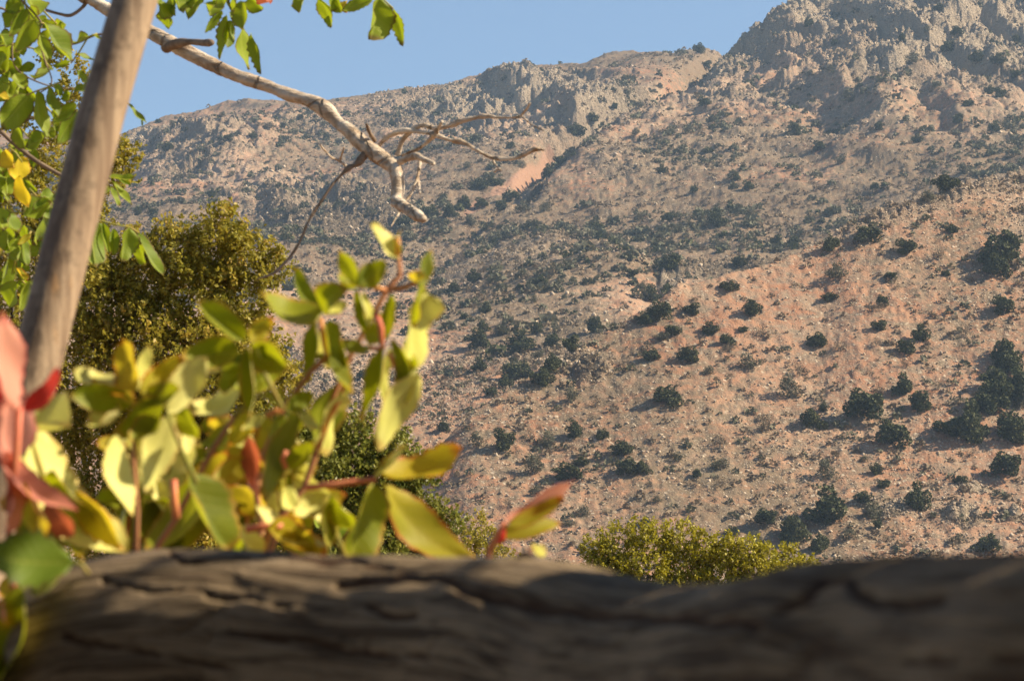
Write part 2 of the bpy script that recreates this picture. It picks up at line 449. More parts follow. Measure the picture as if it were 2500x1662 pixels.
# (x, y, width, height, kind) of every tree or bush one can tell apart, read off enlarged crops (x0, y0)
def crops(x0, y0, s): return [(x0 + a / 2.7753, y0 + b / 2.7753, c / 2.7753, d / 2.7753, k) for a, b, c, d, k in s]
TREES = crops(1650, 550, [(1300,50,160,120,'g'),(1870,30,80,60,'g'),(1560,150,130,110,'g'),(1780,190,100,110,'d'),(2190,150,270,260,'g'),(2150,270,180,150,'g'),(1040,130,110,100,'g'),(800,110,80,70,'g'),(680,110,80,80,'g'),(1090,310,150,110,'q'),(430,240,100,80,'g'),(1460,345,90,50,'g'),(365,410,120,70,'g'),(505,560,130,110,'g'),(100,570,110,80,'g'),(235,695,120,80,'g'),(450,705,60,50,'g'),(590,720,130,90,'d'),(355,780,100,80,'g'),(370,840,110,60,'d'),(90,880,150,100,'g'),(500,920,140,120,'q'),(210,990,80,60,'q'),(1385,510,80,80,'g'),(1340,565,130,50,'d'),(1040,490,100,50,'g'),(1370,680,100,80,'g'),(1650,735,110,110,'g'),(1550,820,110,110,'g'),(940,780,140,110,'g'),(1960,710,90,110,'d'),(1360,790,80,70,'d'),(2215,545,140,140,'g'),(1540,1075,140,140,'g'),(1660,1180,140,150,'g'),(1270,1215,240,210,'g'),(930,1310,150,130,'g'),(1000,1240,60,60,'g'),(780,1090,140,150,'q'),(840,970,90,110,'d'),(1370,1110,100,100,'d'),(1440,1410,220,170,'g'),(1780,1080,80,80,'d'),(1560,940,90,60,'d'),(1850,1370,200,130,'g'),(1990,1330,220,260,'g'),(2200,830,140,160,'g'),(2290,930,160,160,'g'),(2340,1080,200,230,'g'),(2200,1130,220,220,'g'),(2300,1400,200,160,'g'),(590,1340,130,130,'d'),(290,1450,120,120,'d'),(1830,330,60,50,'g'),(1940,820,60,60,'d'),(1120,820,110,60,'d'),(1500,420,50,40,'d'),(700,900,70,50,'d'),(2330,1180,120,120,'q'),(1770,110,40,40,'d'),(1000,1120,50,40,'d'),(2080,1250,60,60,'d')])
TREES += crops(825, 550, [(1990,325,80,60,'g'),(2110,460,130,100,'g'),(2240,240,130,130,'g'),(2060,410,50,60,'q'),(2180,580,160,130,'g'),(2070,640,100,90,'g'),(2260,720,120,80,'g'),(2190,750,100,60,'q'),(1740,665,110,110,'g'),(2120,880,110,90,'g'),(990,680,80,80,'g'),(940,770,130,140,'g'),(1075,710,80,80,'q'),(1240,790,170,140,'g'),(1340,695,80,90,'g'),(1350,870,80,60,'q'),(1470,690,60,70,'q'),(1460,790,110,90,'g'),(1570,800,100,120,'g'),(960,950,110,90,'g'),(1030,905,40,30,'g'),(1230,980,200,130,'g'),(1430,930,120,120,'g'),(1390,1040,150,120,'g'),(1030,1130,90,80,'g'),(1130,1060,90,90,'g'),(1580,1150,100,110,'q'),(1750,1190,100,80,'d'),(2250,1150,180,140,'g'),(1590,1390,100,120,'g'),(1130,1450,130,150,'g'),(1410,1450,120,120,'q'),(950,1450,110,100,'q'),(700,1360,90,80,'g'),(1790,1415,80,70,'g'),(1910,1520,150,100,'g'),(1290,1420,90,80,'d'),(1000,560,70,70,'g'),(1325,500,60,60,'q'),(1230,420,50,40,'g'),(1350,395,130,40,'g'),(860,620,60,40,'g'),(1000,1030,80,60,'d'),(920,340,90,80,'g'),(790,420,90,70,'g'),(1740,20,100,80,'g'),(2150,160,60,50,'g'),(1700,980,120,70,'d'),(170,1020,70,60,'g'),(740,1090,80,40,'d'),(1560,1490,80,60,'d')])
TREES += crops(825, 1097, [(1940,120,150,130,'g'),(2070,120,100,90,'g'),(1540,150,170,110,'g'),(1320,100,130,140,'q'),(1640,80,100,60,'g'),(1650,420,90,80,'q'),(1145,370,80,60,'d'),(1330,280,80,70,'q'),(2160,345,80,40,'q'),(1670,630,70,70,'d'),(2080,490,80,50,'g'),(2300,50,90,60,'q'),(1560,500,80,60,'q')])
TREES += crops(1650, 1097, [(1040,140,140,140,'q'),(1355,135,75,80,'g'),(1270,70,60,40,'q'),(1040,390,280,240,'g'),(810,530,200,190,'g'),(610,460,140,110,'g'),(960,640,130,120,'g'),(1270,330,120,80,'g'),(1340,420,130,120,'q'),(1630,330,150,190,'g'),(1400,230,80,70,'g'),(2240,100,190,170,'g'),(2100,635,180,110,'g'),(1180,570,100,80,'q'),(1365,510,60,70,'g'),(1430,600,80,60,'d'),(310,220,130,90,'d'),(150,160,70,60,'g'),(300,100,130,80,'q'),(1910,600,90,60,'q'),(250,400,80,50,'d'),(100,460,80,40,'d'),(1920,200,90,50,'g'),(550,600,90,100,'q'),(380,560,90,70,'g'),(1990,40,80,60,'d'),(2230,320,60,40,'q')])
TREES += [(2462, 870, 60, 62, 'g'), (2490, 950, 70, 70, 'g'), (2405, 985, 62, 60, 'g'), (2475, 1035, 66, 60, 'g'), (2425, 925, 58, 55, 'g')]
FAR = crops(1650, 0, [(800,870,70,100,'g'),(830,900,40,50,'g'),(980,980,80,70,'g'),(1110,1080,80,80,'q'),(1180,660,100,90,'q'),(1380,860,60,60,'g'),(1670,870,45,45,'g'),(1630,940,70,60,'g'),(1910,800,70,80,'g'),(2160,860,80,80,'g'),(1980,700,70,50,'g'),(2130,610,70,60,'g'),(2200,630,70,70,'g'),(405,1210,60,50,'g'),(495,1250,70,70,'g'),(125,1280,50,50,'g'),(1350,1270,60,50,'g'),(1820,1260,170,110,'g'),(1700,1340,110,80,'q'),(270,1470,120,120,'g'),(1830,320,80,80,'g'),(1600,420,110,80,'q'),(890,200,60,60,'g'),(160,330,80,70,'g'),(200,440,70,60,'g'),(1770,50,70,50,'g'),(1910,220,90,60,'g'),(1520,270,60,60,'g'),(1070,290,40,40,'g'),(1700,230,60,50,'q'),(2040,400,110,70,'g'),(2190,400,100,70,'g'),(1960,1150,90,80,'q'),(910,520,60,40,'q'),(1040,480,60,40,'q'),(1370,540,60,40,'q'),(2300,520,70,60,'g'),(2230,830,60,50,'q'),(200,700,80,60,'g'),(500,1440,90,60,'q'),(2310,270,60,50,'g'),(150,660,60,40,'q'),(1260,620,50,40,'q')])
FAR += crops(825, 0, [(850,1370,100,80,'g'),(980,1375,90,70,'g'),(1110,1390,80,80,'g'),(760,1430,100,80,'g'),(1250,1400,100,80,'q'),(910,1500,90,80,'q'),(940,1260,120,60,'g'),(1040,1230,110,60,'g'),(630,1430,110,100,'g'),(1160,1330,100,70,'g'),(450,1510,120,80,'g'),(1500,1090,90,70,'g'),(1420,1160,70,80,'g'),(1170,980,50,60,'g'),(1870,740,40,50,'g'),(1960,640,60,60,'q'),(1610,890,110,80,'g'),(1730,800,80,60,'g'),(2190,1150,70,60,'g'),(2040,740,70,50,'q'),(2010,900,70,60,'q'),(1240,1130,60,50,'q'),(210,1430,80,60,'q'),(120,1340,80,60,'q'),(360,840,50,40,'g'),(660,770,50,30,'g'),(870,1120,70,50,'q'),(1940,530,50,40,'g'),(2240,1480,90,60,'g'),(1750,1540,100,70,'g'),(1400,1400,90,70,'q'),(1320,1520,100,60,'q')])
FAR += crops(0, 0, [(1075,825,45,30,'g'),(2030,795,55,40,'g'),(1715,930,50,60,'g'),(1545,940,60,50,'g'),(1440,1310,50,60,'g'),(1025,1440,60,60,'g'),(1165,850,60,30,'q'),(1500,785,60,25,'q'),(2210,920,50,40,'g'),(1360,1030,60,40,'q'),(1230,1200,60,40,'q'),(1820,860,80,50,'q'),(1120,1000,90,60,'g'),(1560,1180,60,40,'q'),(930,1430,50,60,'g'),(2000,1430,70,50,'q')])

SIZE = [(62, 'very large'), (46, 'large'), (33, 'mid-sized'), (22, 'small'), (0, 'tiny')]
KIND = {'g': ('holm_oak', 'dark green oak', 'tree'), 'q': ('grey_green_bush', 'sparse grey-green bush', 'bush'), 'd': ('dry_bush', 'leafless brown bush', 'bush')}
REG = [((2330, 0, 2600, 470), 'on the upper mountain near right edge'), ((2330, 470, 2600, 800), 'under the pale crest, by right edge'),
       ((2330, 800, 2600, 1100), 'in the dense clump at right edge'), ((2330, 1100, 2600, 1500), 'above the log at right edge'),
       ((2050, 0, 2330, 240), 'among pale cliffs right of the summit'), ((2050, 240, 2330, 470), 'above the pale rocky crest'),
       ((1650, 0, 2050, 240), 'on cliffs where the skyline climbs steeply'), ((1650, 240, 2050, 420), 'on boulders under the summit cliffs'),
       ((1650, 420, 1920, 640), 'on scrubland left of the pale crest'), ((1920, 420, 2330, 700), 'just below the pale rocky crest'),
       ((1650, 640, 1950, 800), "on the near slope's upper left shoulder"), ((1950, 700, 2330, 870), "in the near slope's open upper middle"),
       ((1650, 800, 1950, 960), 'around the bare orange mid-slope patch'), ((1950, 870, 2330, 1110), 'left of the clump at right edge'),
       ((1650, 960, 1950, 1150), 'below the bare orange mid-slope patch'), ((1650, 1150, 1890, 1500), 'on stones above the yellow-green shrub'),
       ((1890, 1110, 2330, 1500), 'beside grey outcrops low down'), ((1380, 740, 1650, 900), "on the near slope's stony left shoulder"),
       ((1500, 560, 1650, 740), 'around the grey crag above the gully'), ((1040, 560, 1500, 800), 'on the orange slope left of the gully'),
       ((1040, 800, 1380, 990), 'along the wooded gully'), ((1380, 900, 1650, 1060), 'on stones right of the gully'),
       ((1380, 1060, 1650, 1500), 'above the pink creeper leaf tip'), ((1000, 990, 1380, 1500), 'just right of the green creeper'),
       ((1000, 440, 1400, 560), 'beside the red scree strip'), ((1400, 240, 1650, 420), 'in the shaded ravine under cliffs'),
       ((1400, 420, 1650, 560), 'on the slope right of red scree'), ((1000, 0, 1400, 440), 'on far slope behind thin dead twigs'),
       ((1400, 0, 1650, 240), 'just below the middle skyline'), ((0, 0, 1000, 400), 'on far slope under the left skyline'), ((0, 400, 1100, 1500), 'on far slope left of dead branch')]
def region(x, y):
    for (a, b, c, d), t in REG:
        if a <= x < c and b <= y < d: return t
    return 'on the far slope'
plc = []
for src, isfar in ((TREES, 0), (FAR, 1)):
    for (x, y, w_, h_, kd) in src:
        g = ground_hit(x, y + h_ * .5)
        if g is None: continue
        sz = next(n for lim, n in SIZE if w_ >= lim)
        plc.append([x, y, w_, h_, kd, g, sz, region(x, y), isfar])
ORD = ['leftmost', 'second from the left', 'third from the left', 'fourth from the left', 'fifth from the left', 'sixth from the left', 'seventh from the left', 'eighth from the left', 'ninth from the left', 'tenth from the left']
def cell(p): return (p[6], KIND[p[4]][1], p[7])
groups_ = {}
for p in plc: groups_.setdefault(cell(p), []).append(p)
for kx, lst in groups_.items():
    lst.sort(key=lambda p: p[0])
    for i, p in enumerate(lst):
        base = '%s %s %s' % kx
        p.append(base if len(lst) == 1 else '%s, %s' % (base, ORD[min(i, 9)]))
cnt = 0
for p in plc:
    x, y, w_, h_, kd, g, sz, rg, isfar, lab = p
    d = (g - Vector((0, 0, CAMZ))).dot(F)
    W = PX(w_, d) * 1.42; H = PX(h_, d) * 1.36
    H = max(H, W * .55)
    nm, _, cat = KIND[kd]
    me = PROTO[kd][cnt % len(PROTO[kd])]; cnt += 1
    rz = random.random() * 6.28
    grp = 'trees and bushes on the slopes'
    g = g - Vector((0, 0, .12 * H))
    if w_ >= 24:
        e = empty(nm, g); e.rotation_euler = (0, 0, rz); e.scale = (W, W, H)
        tag(e, lab, cat, grp)
        c = bpy.data.objects.new('crown', me); COL.objects.link(c); c.parent = e
        t = bpy.data.objects.new('trunk', TRK[cnt % 4]); COL.objects.link(t); t.parent = e
    else:
        c = bpy.data.objects.new(nm, me); COL.objects.link(c); c.location = g; c.scale = (W, W, H); c.rotation_euler = (0, 0, rz)
        tag(c, lab, cat, grp)

# ---- uncountable scrub, dry tufts and loose stones
def pick_ground(n, weight, ymin, ymax):
    r0 = np.searchsorted(yy, ymin); r1 = min(np.searchsorted(yy, ymax), nr - 1)
    Wt = (weight[r0:r1] * GY[r0:r1] * np.gradient(yy)[r0:r1, None] * np.gradient(kk)[None, :])
    Wt = Wt * (np.abs(kk) < .235)[None, :] * (ELV[r0:r1] >= RUNMAX[r0:r1] - .004)
    cs = np.cumsum(Wt.ravel()); i = np.searchsorted(cs, rng.random(n) * cs[-1])
    rr = i // nc + r0; cc = i % nc
    return np.stack([GX[rr, cc], GY[rr, cc], GZ[rr, cc]], -1), rr, cc
def tufts(name, n, per, weight, ymin, ymax, smin, smax, leaf, mat, label, cat, flat=.6):
    c, rr, cc = pick_ground(n, weight, ymin, ymax)
    s = smin + (smax - smin) * rng.random(n) ** 2.2
    u = rng.normal(size=(n, per, 3)); u /= np.linalg.norm(u, axis=2)[..., None]
    u *= (.45 + .55 * rng.random((n, per, 1)) ** .5) * s[:, None, None] * .5
    u[..., 2] = np.abs(u[..., 2]) * flat * 2
    u[..., 0] *= (.7 + .9 * rng.random(n))[:, None]
    cen = (c[:, None, :] + u).reshape(-1, 3)
    co, t = leaf_cards(cen, np.repeat(s * leaf, per), tris=True)
    tint = np.repeat(np.clip(np.repeat(rng.random(n), per) * .7 + rng.random(n * per) * .3, 0, 1), 3)
    o = link(name, np_mesh(name, co, tris=t, attrs={'tint': tint}), mat=mat)
    return tag(o, kind='stuff')
clear = 1 - np.clip(screeA * 1.5, 0, 1)
clear = clear * (1 - .85 * sm(1290, 1380, GY))
heathA = heathA * clear
patch = sm(.45, .62, fbm(GX / 30, GY / 45, 3, 77))
tufts('scrub', 3400, 36, (heathA * patch + .05) * clear, 560, 1460, 1.2, 4.6, .36, M_GREY, '', '')
tufts('scrub', 500, 40, heathA * patch * (GY > 640) + .03 * clear, 560, 1460, 1.2, 4.2, .36, M_OAK, '', '')
tufts('heath', 11000, 16, heathA + .08 * clear, 540, 1460, .7, 2.6, .42, M_DRY, '', '')
tufts('heath', 5000, 18, .3 + rockA, 380, 600, .25, 1.9, .4, M_DRY, '', '')
tufts('scrub', 1800, 24, .3 + rockA, 380, 600, .3, 2.2, .36, M_GREY, '', '')
def stones(name, n, weight, ymin, ymax, smin, smax, mat, pw=3):
    c, rr, cc = pick_ground(n, weight, ymin, ymax)
    s = (smin + (smax - smin) * rng.random(n) ** pw)
    base = np.array([(1, 0, 0), (-1, 0, 0), (0, 1, 0), (0, -1, 0), (0, 0, 1), (0, 0, -1)], float)
    v = base[None] * (.55 + .7 * rng.random((n, 6, 1))) + rng.normal(size=(n, 6, 3)) * .22
    a = rng.random(n) * 6.28; ca, sa = np.cos(a)[:, None], np.sin(a)[:, None]
    vx = v[..., 0] * ca - v[..., 1] * sa; vy = v[..., 0] * sa + v[..., 1] * ca
    v = np.stack([vx, vy, v[..., 2] * .8 + .25], -1) * s[:, None, None] * .5
    co = (c[:, None] + v).reshape(-1, 3)
    f = np.array([(0, 2, 4), (2, 1, 4), (1, 3, 4), (3, 0, 4), (2, 0, 5), (1, 2, 5), (3, 1, 5), (0, 3, 5)])
    t = (np.arange(n)[:, None, None] * 6 + f[None]).reshape(-1, 3)
    o = link(name, np_mesh(name, co, tris=t, attrs={'tint': np.repeat(rng.random(n), 6)}), mat=mat)
    return tag(o, kind='stuff')
kx = N('limestone'); tt_ = kx.n('Attribute', attribute_name='tint').outputs['Fac']
M_STONE = kx.surf(kx.n('BsdfPrincipled', {'Base Color': kx.mix(tt_, (.22, .165, .115), (.48, .385, .285)), 'Roughness': .95, 'Specular IOR Level': .1}).outputs[0])
stones('loose_stones', 80000, np.clip(rockA - .15, .07, 1), 375, 600, .14, .75, M_STONE, 4)
stones('boulders', 34000, np.clip(rockA - .2, .03, 1) ** 1.5, 560, 1460, .4, 1.7, M_STONE, 4)
# ================================================================ NEAR GROUND AND TERRACE
def simple_mat(name, c1, c2, scale, bump=.3, dist=.02, rough=.9):
    k = N(name); tc = k.n('NewGeometry').outputs['Position']
    a = k.noise(tc, scale, 6, .6); b = k.n('Bump', {'Height': a, 'Strength': bump, 'Distance': dist})
    return k.surf(k.n('BsdfPrincipled', {'Base Color': k.mix(k.ramp(a, .35, .65), c1, c2), 'Roughness': rough, 'Normal': b.outputs[0], 'Specular IOR Level': .2}).outputs[0])
def box(a, b):
    x0, y0, z0 = a; x1, y1, z1 = b
    co = [(x0, y0, z0), (x1, y0, z0), (x1, y1, z0), (x0, y1, z0), (x0, y0, z1), (x1, y0, z1), (x1, y1, z1), (x0, y1, z1)]
    return co, [(0, 3, 2, 1), (4, 5, 6, 7), (0, 1, 5, 4), (1, 2, 6, 5), (2, 3, 7, 6), (3, 0, 4, 7)], []
def pm(name, p, smooth=False):
    return np_mesh(name, p[0], quads=p[1], tris=p[2], smooth=smooth)
th = np.linspace(0, 2 * math.pi, 49)[:-1]
gc = [(0, 0, -9.0)] + [(4000 * math.cos(a), 4000 * math.sin(a), -9.0) for a in th]
tag(link('ground', np_mesh('ground', gc, tris=[(0, i + 1, (i + 1) % 48 + 1) for i in range(48)]), mat=M_TER), kind='structure')
M_FLOOR = simple_mat('terrace_stone', (.16, .14, .12), (.24, .21, .18), 3)
tag(link('terrace_floor', pm('terrace_floor', box((-5, -3, -9), (6, 2.75, 0))), mat=M_FLOOR), kind='structure')
M_PLANK = mat_bark('roof_planks', (.12, .085, .06), (.20, .15, .11), 6)
roof = empty('shade_roof', (0, 0, 2.66)); tag(roof, 'unseen plank roof added overhead to shade the log rail', 'roof')  # added out of view so that the log falls in shade
link('rafters', pm('rafters', join([box((x, -3, 2.56), (x + .08, 1.72, 2.655)) for x in np.arange(-2, 5, .9)])), roof, M_PLANK)
link('planks', pm('planks', join([box((-2.2, y, 2.66), (5.2, y + .135, 2.69)) for y in np.arange(-3, 1.62, .14)])), roof, M_PLANK)
for px_, py_ in ((-2.1, -2.8), (4.9, -2.8), (4.9, 1.7), (-2.1, 1.7)):
    link('post', pm('post', box((px_, py_, 0), (px_ + .12, py_ + .12, 2.56))), roof, M_PLANK)
M_WALL = simple_mat('rubble_wall', (.20, .17, .14), (.30, .26, .21), 2.2, .6, .05)
tag(link('shade_wall', pm('shade_wall', box((-5, -3.6, 0), (6, -3.05, 3.2))), mat=M_WALL), 'unseen stone wall added behind the camera to dim the log', 'wall')  # added behind the camera to cut ambient light on the log

# ================================================================ LEAVES
def leaf_mat(name, top, top2, under, vein, edge, trans, spots=0.0, rough=.55, tcol=None, spec=.25):
    k = N(name)
    uv = k.n('UVMap').outputs[0]; s = k.n('SeparateXYZ', {0: uv}); u, v = s.outputs[0], s.outputs[1]
    d = k.math('ABSOLUTE', k.math('SUBTRACT', u, .5))
    obj = k.n('ObjectInfo').outputs['Random']
    pos = k.n('NewGeometry'); P_ = pos.outputs['Position']
    n1 = k.noise(P_, 22, 4, .6); n2 = k.noise(P_, 70, 3, .6)
    c = k.mix(k.ramp(k.math('ADD', k.math('MULTIPLY', n1, .6), k.math('MULTIPLY', obj, .4)), .3, .7), top, top2)
    mid = k.math('SUBTRACT', 1.0, k.ramp(d, .006, .022))
    saw = k.math('PINGPONG', k.math('SUBTRACT', k.math('MULTIPLY', v, 9.0), k.math('MULTIPLY', d, 4.5)), .5)
    side = k.math('MULTIPLY', k.math('SUBTRACT', 1.0, k.ramp(saw, .015, .09)), .45)
    vm = k.math('MAXIMUM', mid, side)
    c = k.mix(k.math('MULTIPLY', vm, .6), c, vein)
    em = k.math('MULTIPLY', k.ramp(k.math('ADD', k.math('MULTIPLY', d, 2.0), k.math('MULTIPLY', n1, .35)), .98, 1.16), .85)
    em = k.math('MAXIMUM', em, k.math('MULTIPLY', k.ramp(k.math('ADD', v, k.math('MULTIPLY', n1, .3)), 1.0, 1.12), .8))
    c = k.mix(em, c, edge)
    if spots: c = k.mix(k.math('MULTIPLY', k.ramp(n2, 1 - spots * .5, 1 - spots * .5 + .08), .9), c, (edge[0] * .6, edge[1] * .5, edge[2] * .5))
    cu = k.mix(k.math('MULTIPLY', vm, .5), under, vein); cu = k.mix(em, cu, edge)
    cc = k.mix(pos.outputs['Backfacing'], c, cu)
    bp = k.n('Bump', {'Height': k.math('SUBTRACT', n1, k.math('MULTIPLY', vm, .6)), 'Strength': .35, 'Distance': .003})
    p = k.n('BsdfPrincipled', {'Base Color': cc, 'Roughness': rough, 'Normal': bp.outputs[0], 'Specular IOR Level': spec})
    tr = k.n('BsdfTranslucent', {'Color': k.mix(.0, c, c) if tcol is None else k.mix(em, k.mix(k.math('MULTIPLY', vm, .4), tcol, c), edge)})
    return k.surf(k.n('MixShader', {0: trans, 1: p.outputs[0], 2: tr.outputs[0]}).outputs[0])
LM = {
 'g': leaf_mat('creeper_leaf_green', (.10, .135, .005), (.22, .24, .008), (.50, .49, .16), (.46, .45, .08), (.42, .24, .03), .36, tcol=(.46, .48, .008)),
 'y': leaf_mat('creeper_leaf_glare', (.60, .60, .13), (.74, .71, .24), (.72, .68, .30), (.78, .70, .26), (.6, .42, .10), .30, tcol=(.72, .66, .10)),  # light underside tone, with sun glare and sheen put into the colour
 'o': leaf_mat('creeper_leaf_golden', (.46, .37, .015), (.30, .30, .02), (.50, .42, .08), (.45, .33, .06), (.50, .12, .02), .5, .55, tcol=(.62, .48, .02)),
 'r': leaf_mat('creeper_leaf_crimson', (.34, .035, .035), (.45, .07, .045), (.55, .16, .15), (.5, .12, .08), (.30, .02, .04), .45, tcol=(.65, .06, .04)),
 'p': leaf_mat('creeper_leaf_pink', (.85, .34, .24), (.88, .44, .30), (.80, .40, .30), (.75, .30, .2), (.55, .10, .08), .5, tcol=(.95, .40, .22)),
 'b': leaf_mat('creeper_leaf_brown_red', (.26, .075, .03), (.34, .12, .04), (.5, .2, .12), (.45, .16, .08), (.25, .05, .03), .4, tcol=(.6, .14, .05)),
 'w': leaf_mat('walnut_leaf', (.12, .185, .012), (.23, .29, .02), (.30, .38, .09), (.42, .42, .08), (.16, .10, .03), .38, .3, tcol=(.36, .44, .010)),
 'Y': leaf_mat('yellow_leaf', (.60, .47, .02), (.55, .42, .03), (.7, .56, .08), (.6, .45, .04), (.40, .18, .02), .4, .35, tcol=(.7, .52, .02)),
}
FAC = {'s': (.80, -.50, .42), 'f': (.35, -.9, .35), 'd': (-.62, -.72, -.05), 't': (.15, -.62, .75), 'u': (-.35, -.7, -.6), 'e': (-.2, -1, .3)}
def leaf_mesh(base, tip, width, face, fold=.35, bend=.12, serr=0.0, tw=0.0, seed=0, wide=.45, m=14):
    r = random.Random(seed)
    base = Vector(base); tip = Vector(tip); ax = tip - base; L = ax.length; ax.normalize()
    f = Vector(face).normalized(); nrm = (f - ax * f.dot(ax)).normalized()
    view = ((base + tip) / 2 - Vector((0, 0, CAMZ))).normalized()
    ac = ax.cross(nrm)
    vis = abs(nrm.dot(view)); width = 1.12 * width / max(.42, vis + .1)
    w2 = width / 2; nw = 5; co = []; uv = []
    ph = r.random() * 6; wa = r.uniform(.04, .10)
    for i in range(m + 1):
        t = i / m
        # ovate: widest at "wide"
        e = math.log(.5) / math.log(wide)
        wp = math.sin(math.pi * min(1, t ** e)) ** .75 * w2 + (.0006 if 0 < i < m else 0)
        a = (t - .5) * tw
        for j in range(-nw, nw + 1):
            s = j / nw
            ws = wp
            if abs(s) == 1 and serr: ws = wp * (1 + serr * (1 if i % 2 else -1) * (.5 + .5 * r.random()))
            lat = s * ws
            fo = fold * abs(lat)
            ca, sa = math.cos(a), math.sin(a)
            lx = lat * math.cos(math.atan(fold)) 
            off_n = fo + bend * L * math.sin(math.pi * t) * -1 + wa * width * math.sin(ph + t * 9 + s * 2) * abs(s)
            p = base + ax * (t * L) + ac * (lx * ca) + nrm * (off_n + lx * sa)
            co.append(p); uv.append((.5 + s * .5, t))
    n = 2 * nw + 1
    q = [(i * n + j, i * n + j + 1, (i + 1) * n + j + 1, (i + 1) * n + j) for i in range(m) for j in range(n - 1)]
    return np_mesh('leaflet', [tuple(c) for c in co], quads=q, smooth=True, uv=uv)
M_PET = {'red': simple_mat('petiole_red', (.62, .16, .10), (.72, .26, .13), 30, .1, .001, .5),
         'orange': simple_mat('petiole_orange', (.55, .30, .08), (.62, .22, .08), 30, .1, .001, .5),
         'green': simple_mat('petiole_green', (.30, .30, .06), (.34, .24, .06), 30, .1, .001, .5)}
def leaf_part(parent, stem_px, d, rad_px, pet, leaflets, seed0, label=None, d1=None):
    """compound leaf: its stalk is the part, its leaflets are the sub-parts"""
    pts = [P(x, y, d if d1 is None else d + (d1 - d) * i / max(1, len(stem_px) - 1)) for i, (x, y) in enumerate(stem_px)]
    rr = PX(rad_px, d)
    st = link('leaf', pm('leaf', tube(pts, [rr * (1.15 - .35 * i / len(pts)) for i in range(len(pts))], 8), True), parent, M_PET[pet])
    if label: st['label'] = label
    for i, lf in enumerate(leaflets):
        bx, by, tx, ty, w_, fc, mt = lf[:7]
        o = dict(lf[7]) if len(lf) > 7 else {}
        rr_ = random.Random(seed0 * 31 + i)
        dd = o.get('d', d) + rr_.uniform(-.02, .02) * d / 2.5
        dt = o.get('dt', rr_.uniform(-.03, .03))
        me = leaf_mesh(P(bx, by, dd), P(tx, ty, dd + dt), PX(w_, dd), FAC[fc], o.get('fold', rr_.uniform(.3, .75)), o.get('bend', rr_.uniform(.05, .22)), o.get('serr', .06), o.get('tw', rr_.uniform(-.5, .5)), seed0 * 31 + i, o.get('wide', .45))
        link('leaflet', me, st, LM[mt])
    return st

# ---------------------------------------------------------------- the green creeper behind the log
creeper = empty('creeper_vine', (-.35, 2.5, 1.45)); tag(creeper, 'blurred yellow-green creeper with red stalks rising behind the log rail', 'vine')
D0 = 2.5
M_STEM = simple_mat('creeper_stem', (.34, .17, .08), (.46, .20, .10), 25, .2, .001)
def stem(parent, px, d, r, mat=None, d1=None):
    pts = [P(x, y, d if d1 is None else d + (d1 - d) * i / (len(px) - 1)) for i, (x, y) in enumerate(px)]
    rr = PX(r, d)
    return link('stem', pm('stem', tube(pts, [rr * (1 - .3 * i / len(px)) for i in range(len(px))], 8), True), parent, mat or M_STEM)
stem(creeper, [(560, 1500), (600, 1400), (640, 1290), (625, 1200), (640, 1120), (690, 1000), (760, 905), (800, 870)], D0, 9)
stem(creeper, [(640, 1400), (690, 1255), (742, 1190), (775, 1097), (800, 1000), (850, 880), (915, 760), (945, 708), (977, 672), (972, 625)], D0 + .03, 8)
stem(creeper, [(350, 1420), (380, 1340), (430, 1265), (480, 1170), (530, 1080), (570, 1020)], D0 - .05, 8)
stem(creeper, [(330, 1420), (335, 1250), (325, 1120), (330, 985)], D0 - .1, 7)
c = creeper
leaf_part(c, [(800, 870), (790, 830), (782, 775)], D0, 6, 'orange', [
    (785, 765, 636, 712, 64, 't', 'g', {'bend': .22, 'fold': .2}), (787, 757, 850, 700, 62, 'd', 'g', {'bend': -.2}), (775, 785, 755, 935, 46, 'd', 'g', {'fold': .9}),
    (802, 785, 860, 960, 50, 's', 'g', {'fold': .6}), (795, 765, 848, 738, 30, 's', 'y'), (790, 790, 800, 900, 30, 's', 'y', {'d': D0 + .04}), (785, 770, 720, 650, 40, 'f', 'g', {'d': D0 + .06})], 1)
leaf_part(c, [(690, 1000), (650, 920), (600, 845)], D0 - .12, 6, 'green', [
    (595, 830, 480, 735, 70, 'f', 'g', {'serr': .1}), (585, 850, 440, 870, 84, 'd', 'g', {'bend': .2, 'fold': .5}), (610, 835, 665, 775, 52, 's', 'o', {'serr': .1}),
    (615, 845, 705, 900, 80, 'd', 'g', {'serr': .1}), (606, 850, 610, 1020, 46, 'd', 'g', {'fold': .9}), (625, 850, 662, 895, 26, 's', 'g'), (560, 870, 470, 905, 34, 't', 'y', {'d': D0}), (600, 860, 545, 960, 60, 'd', 'g', {'d': D0 + .05})], 2)
leaf_part(c, [(335, 1120), (330, 1040), (328, 985)], D0 - .2, 6, 'green', [
    (345, 955, 365, 845, 40, 's', 'y', {'fold': .15}), (325, 985, 170, 960, 74, 'd', 'g'), (300, 930, 178, 905, 44, 't', 'y', {'fold': .2}), (325, 955, 300, 830, 62, 'd', 'o', {'serr': .1}),
    (345, 965, 445, 870, 70, 'f', 'o', {'serr': .12}), (330, 990, 225, 925, 30, 's', 'o'), (350, 975, 440, 950, 50, 'f', 'g')], 3)
leaf_part(c, [(480, 1180), (440, 1090), (410, 1010)], D0 - .22, 6, 'green', [
    (408, 1005, 505, 870, 84, 's', 'y', {'fold': .12, 'bend': .08}), (435, 1005, 350, 1205, 84, 's', 'y', {'fold': .12, 'serr': .08}), (402, 980, 280, 1070, 80, 'd', 'g'),
    (448, 995, 484, 1075, 52, 'd', 'g'), (460, 1040, 450, 1110, 30, 's', 'y'), (290, 1010, 215, 1030, 44, 't', 'y'), (390, 1020, 320, 1080, 60, 'd', 'g')], 4)
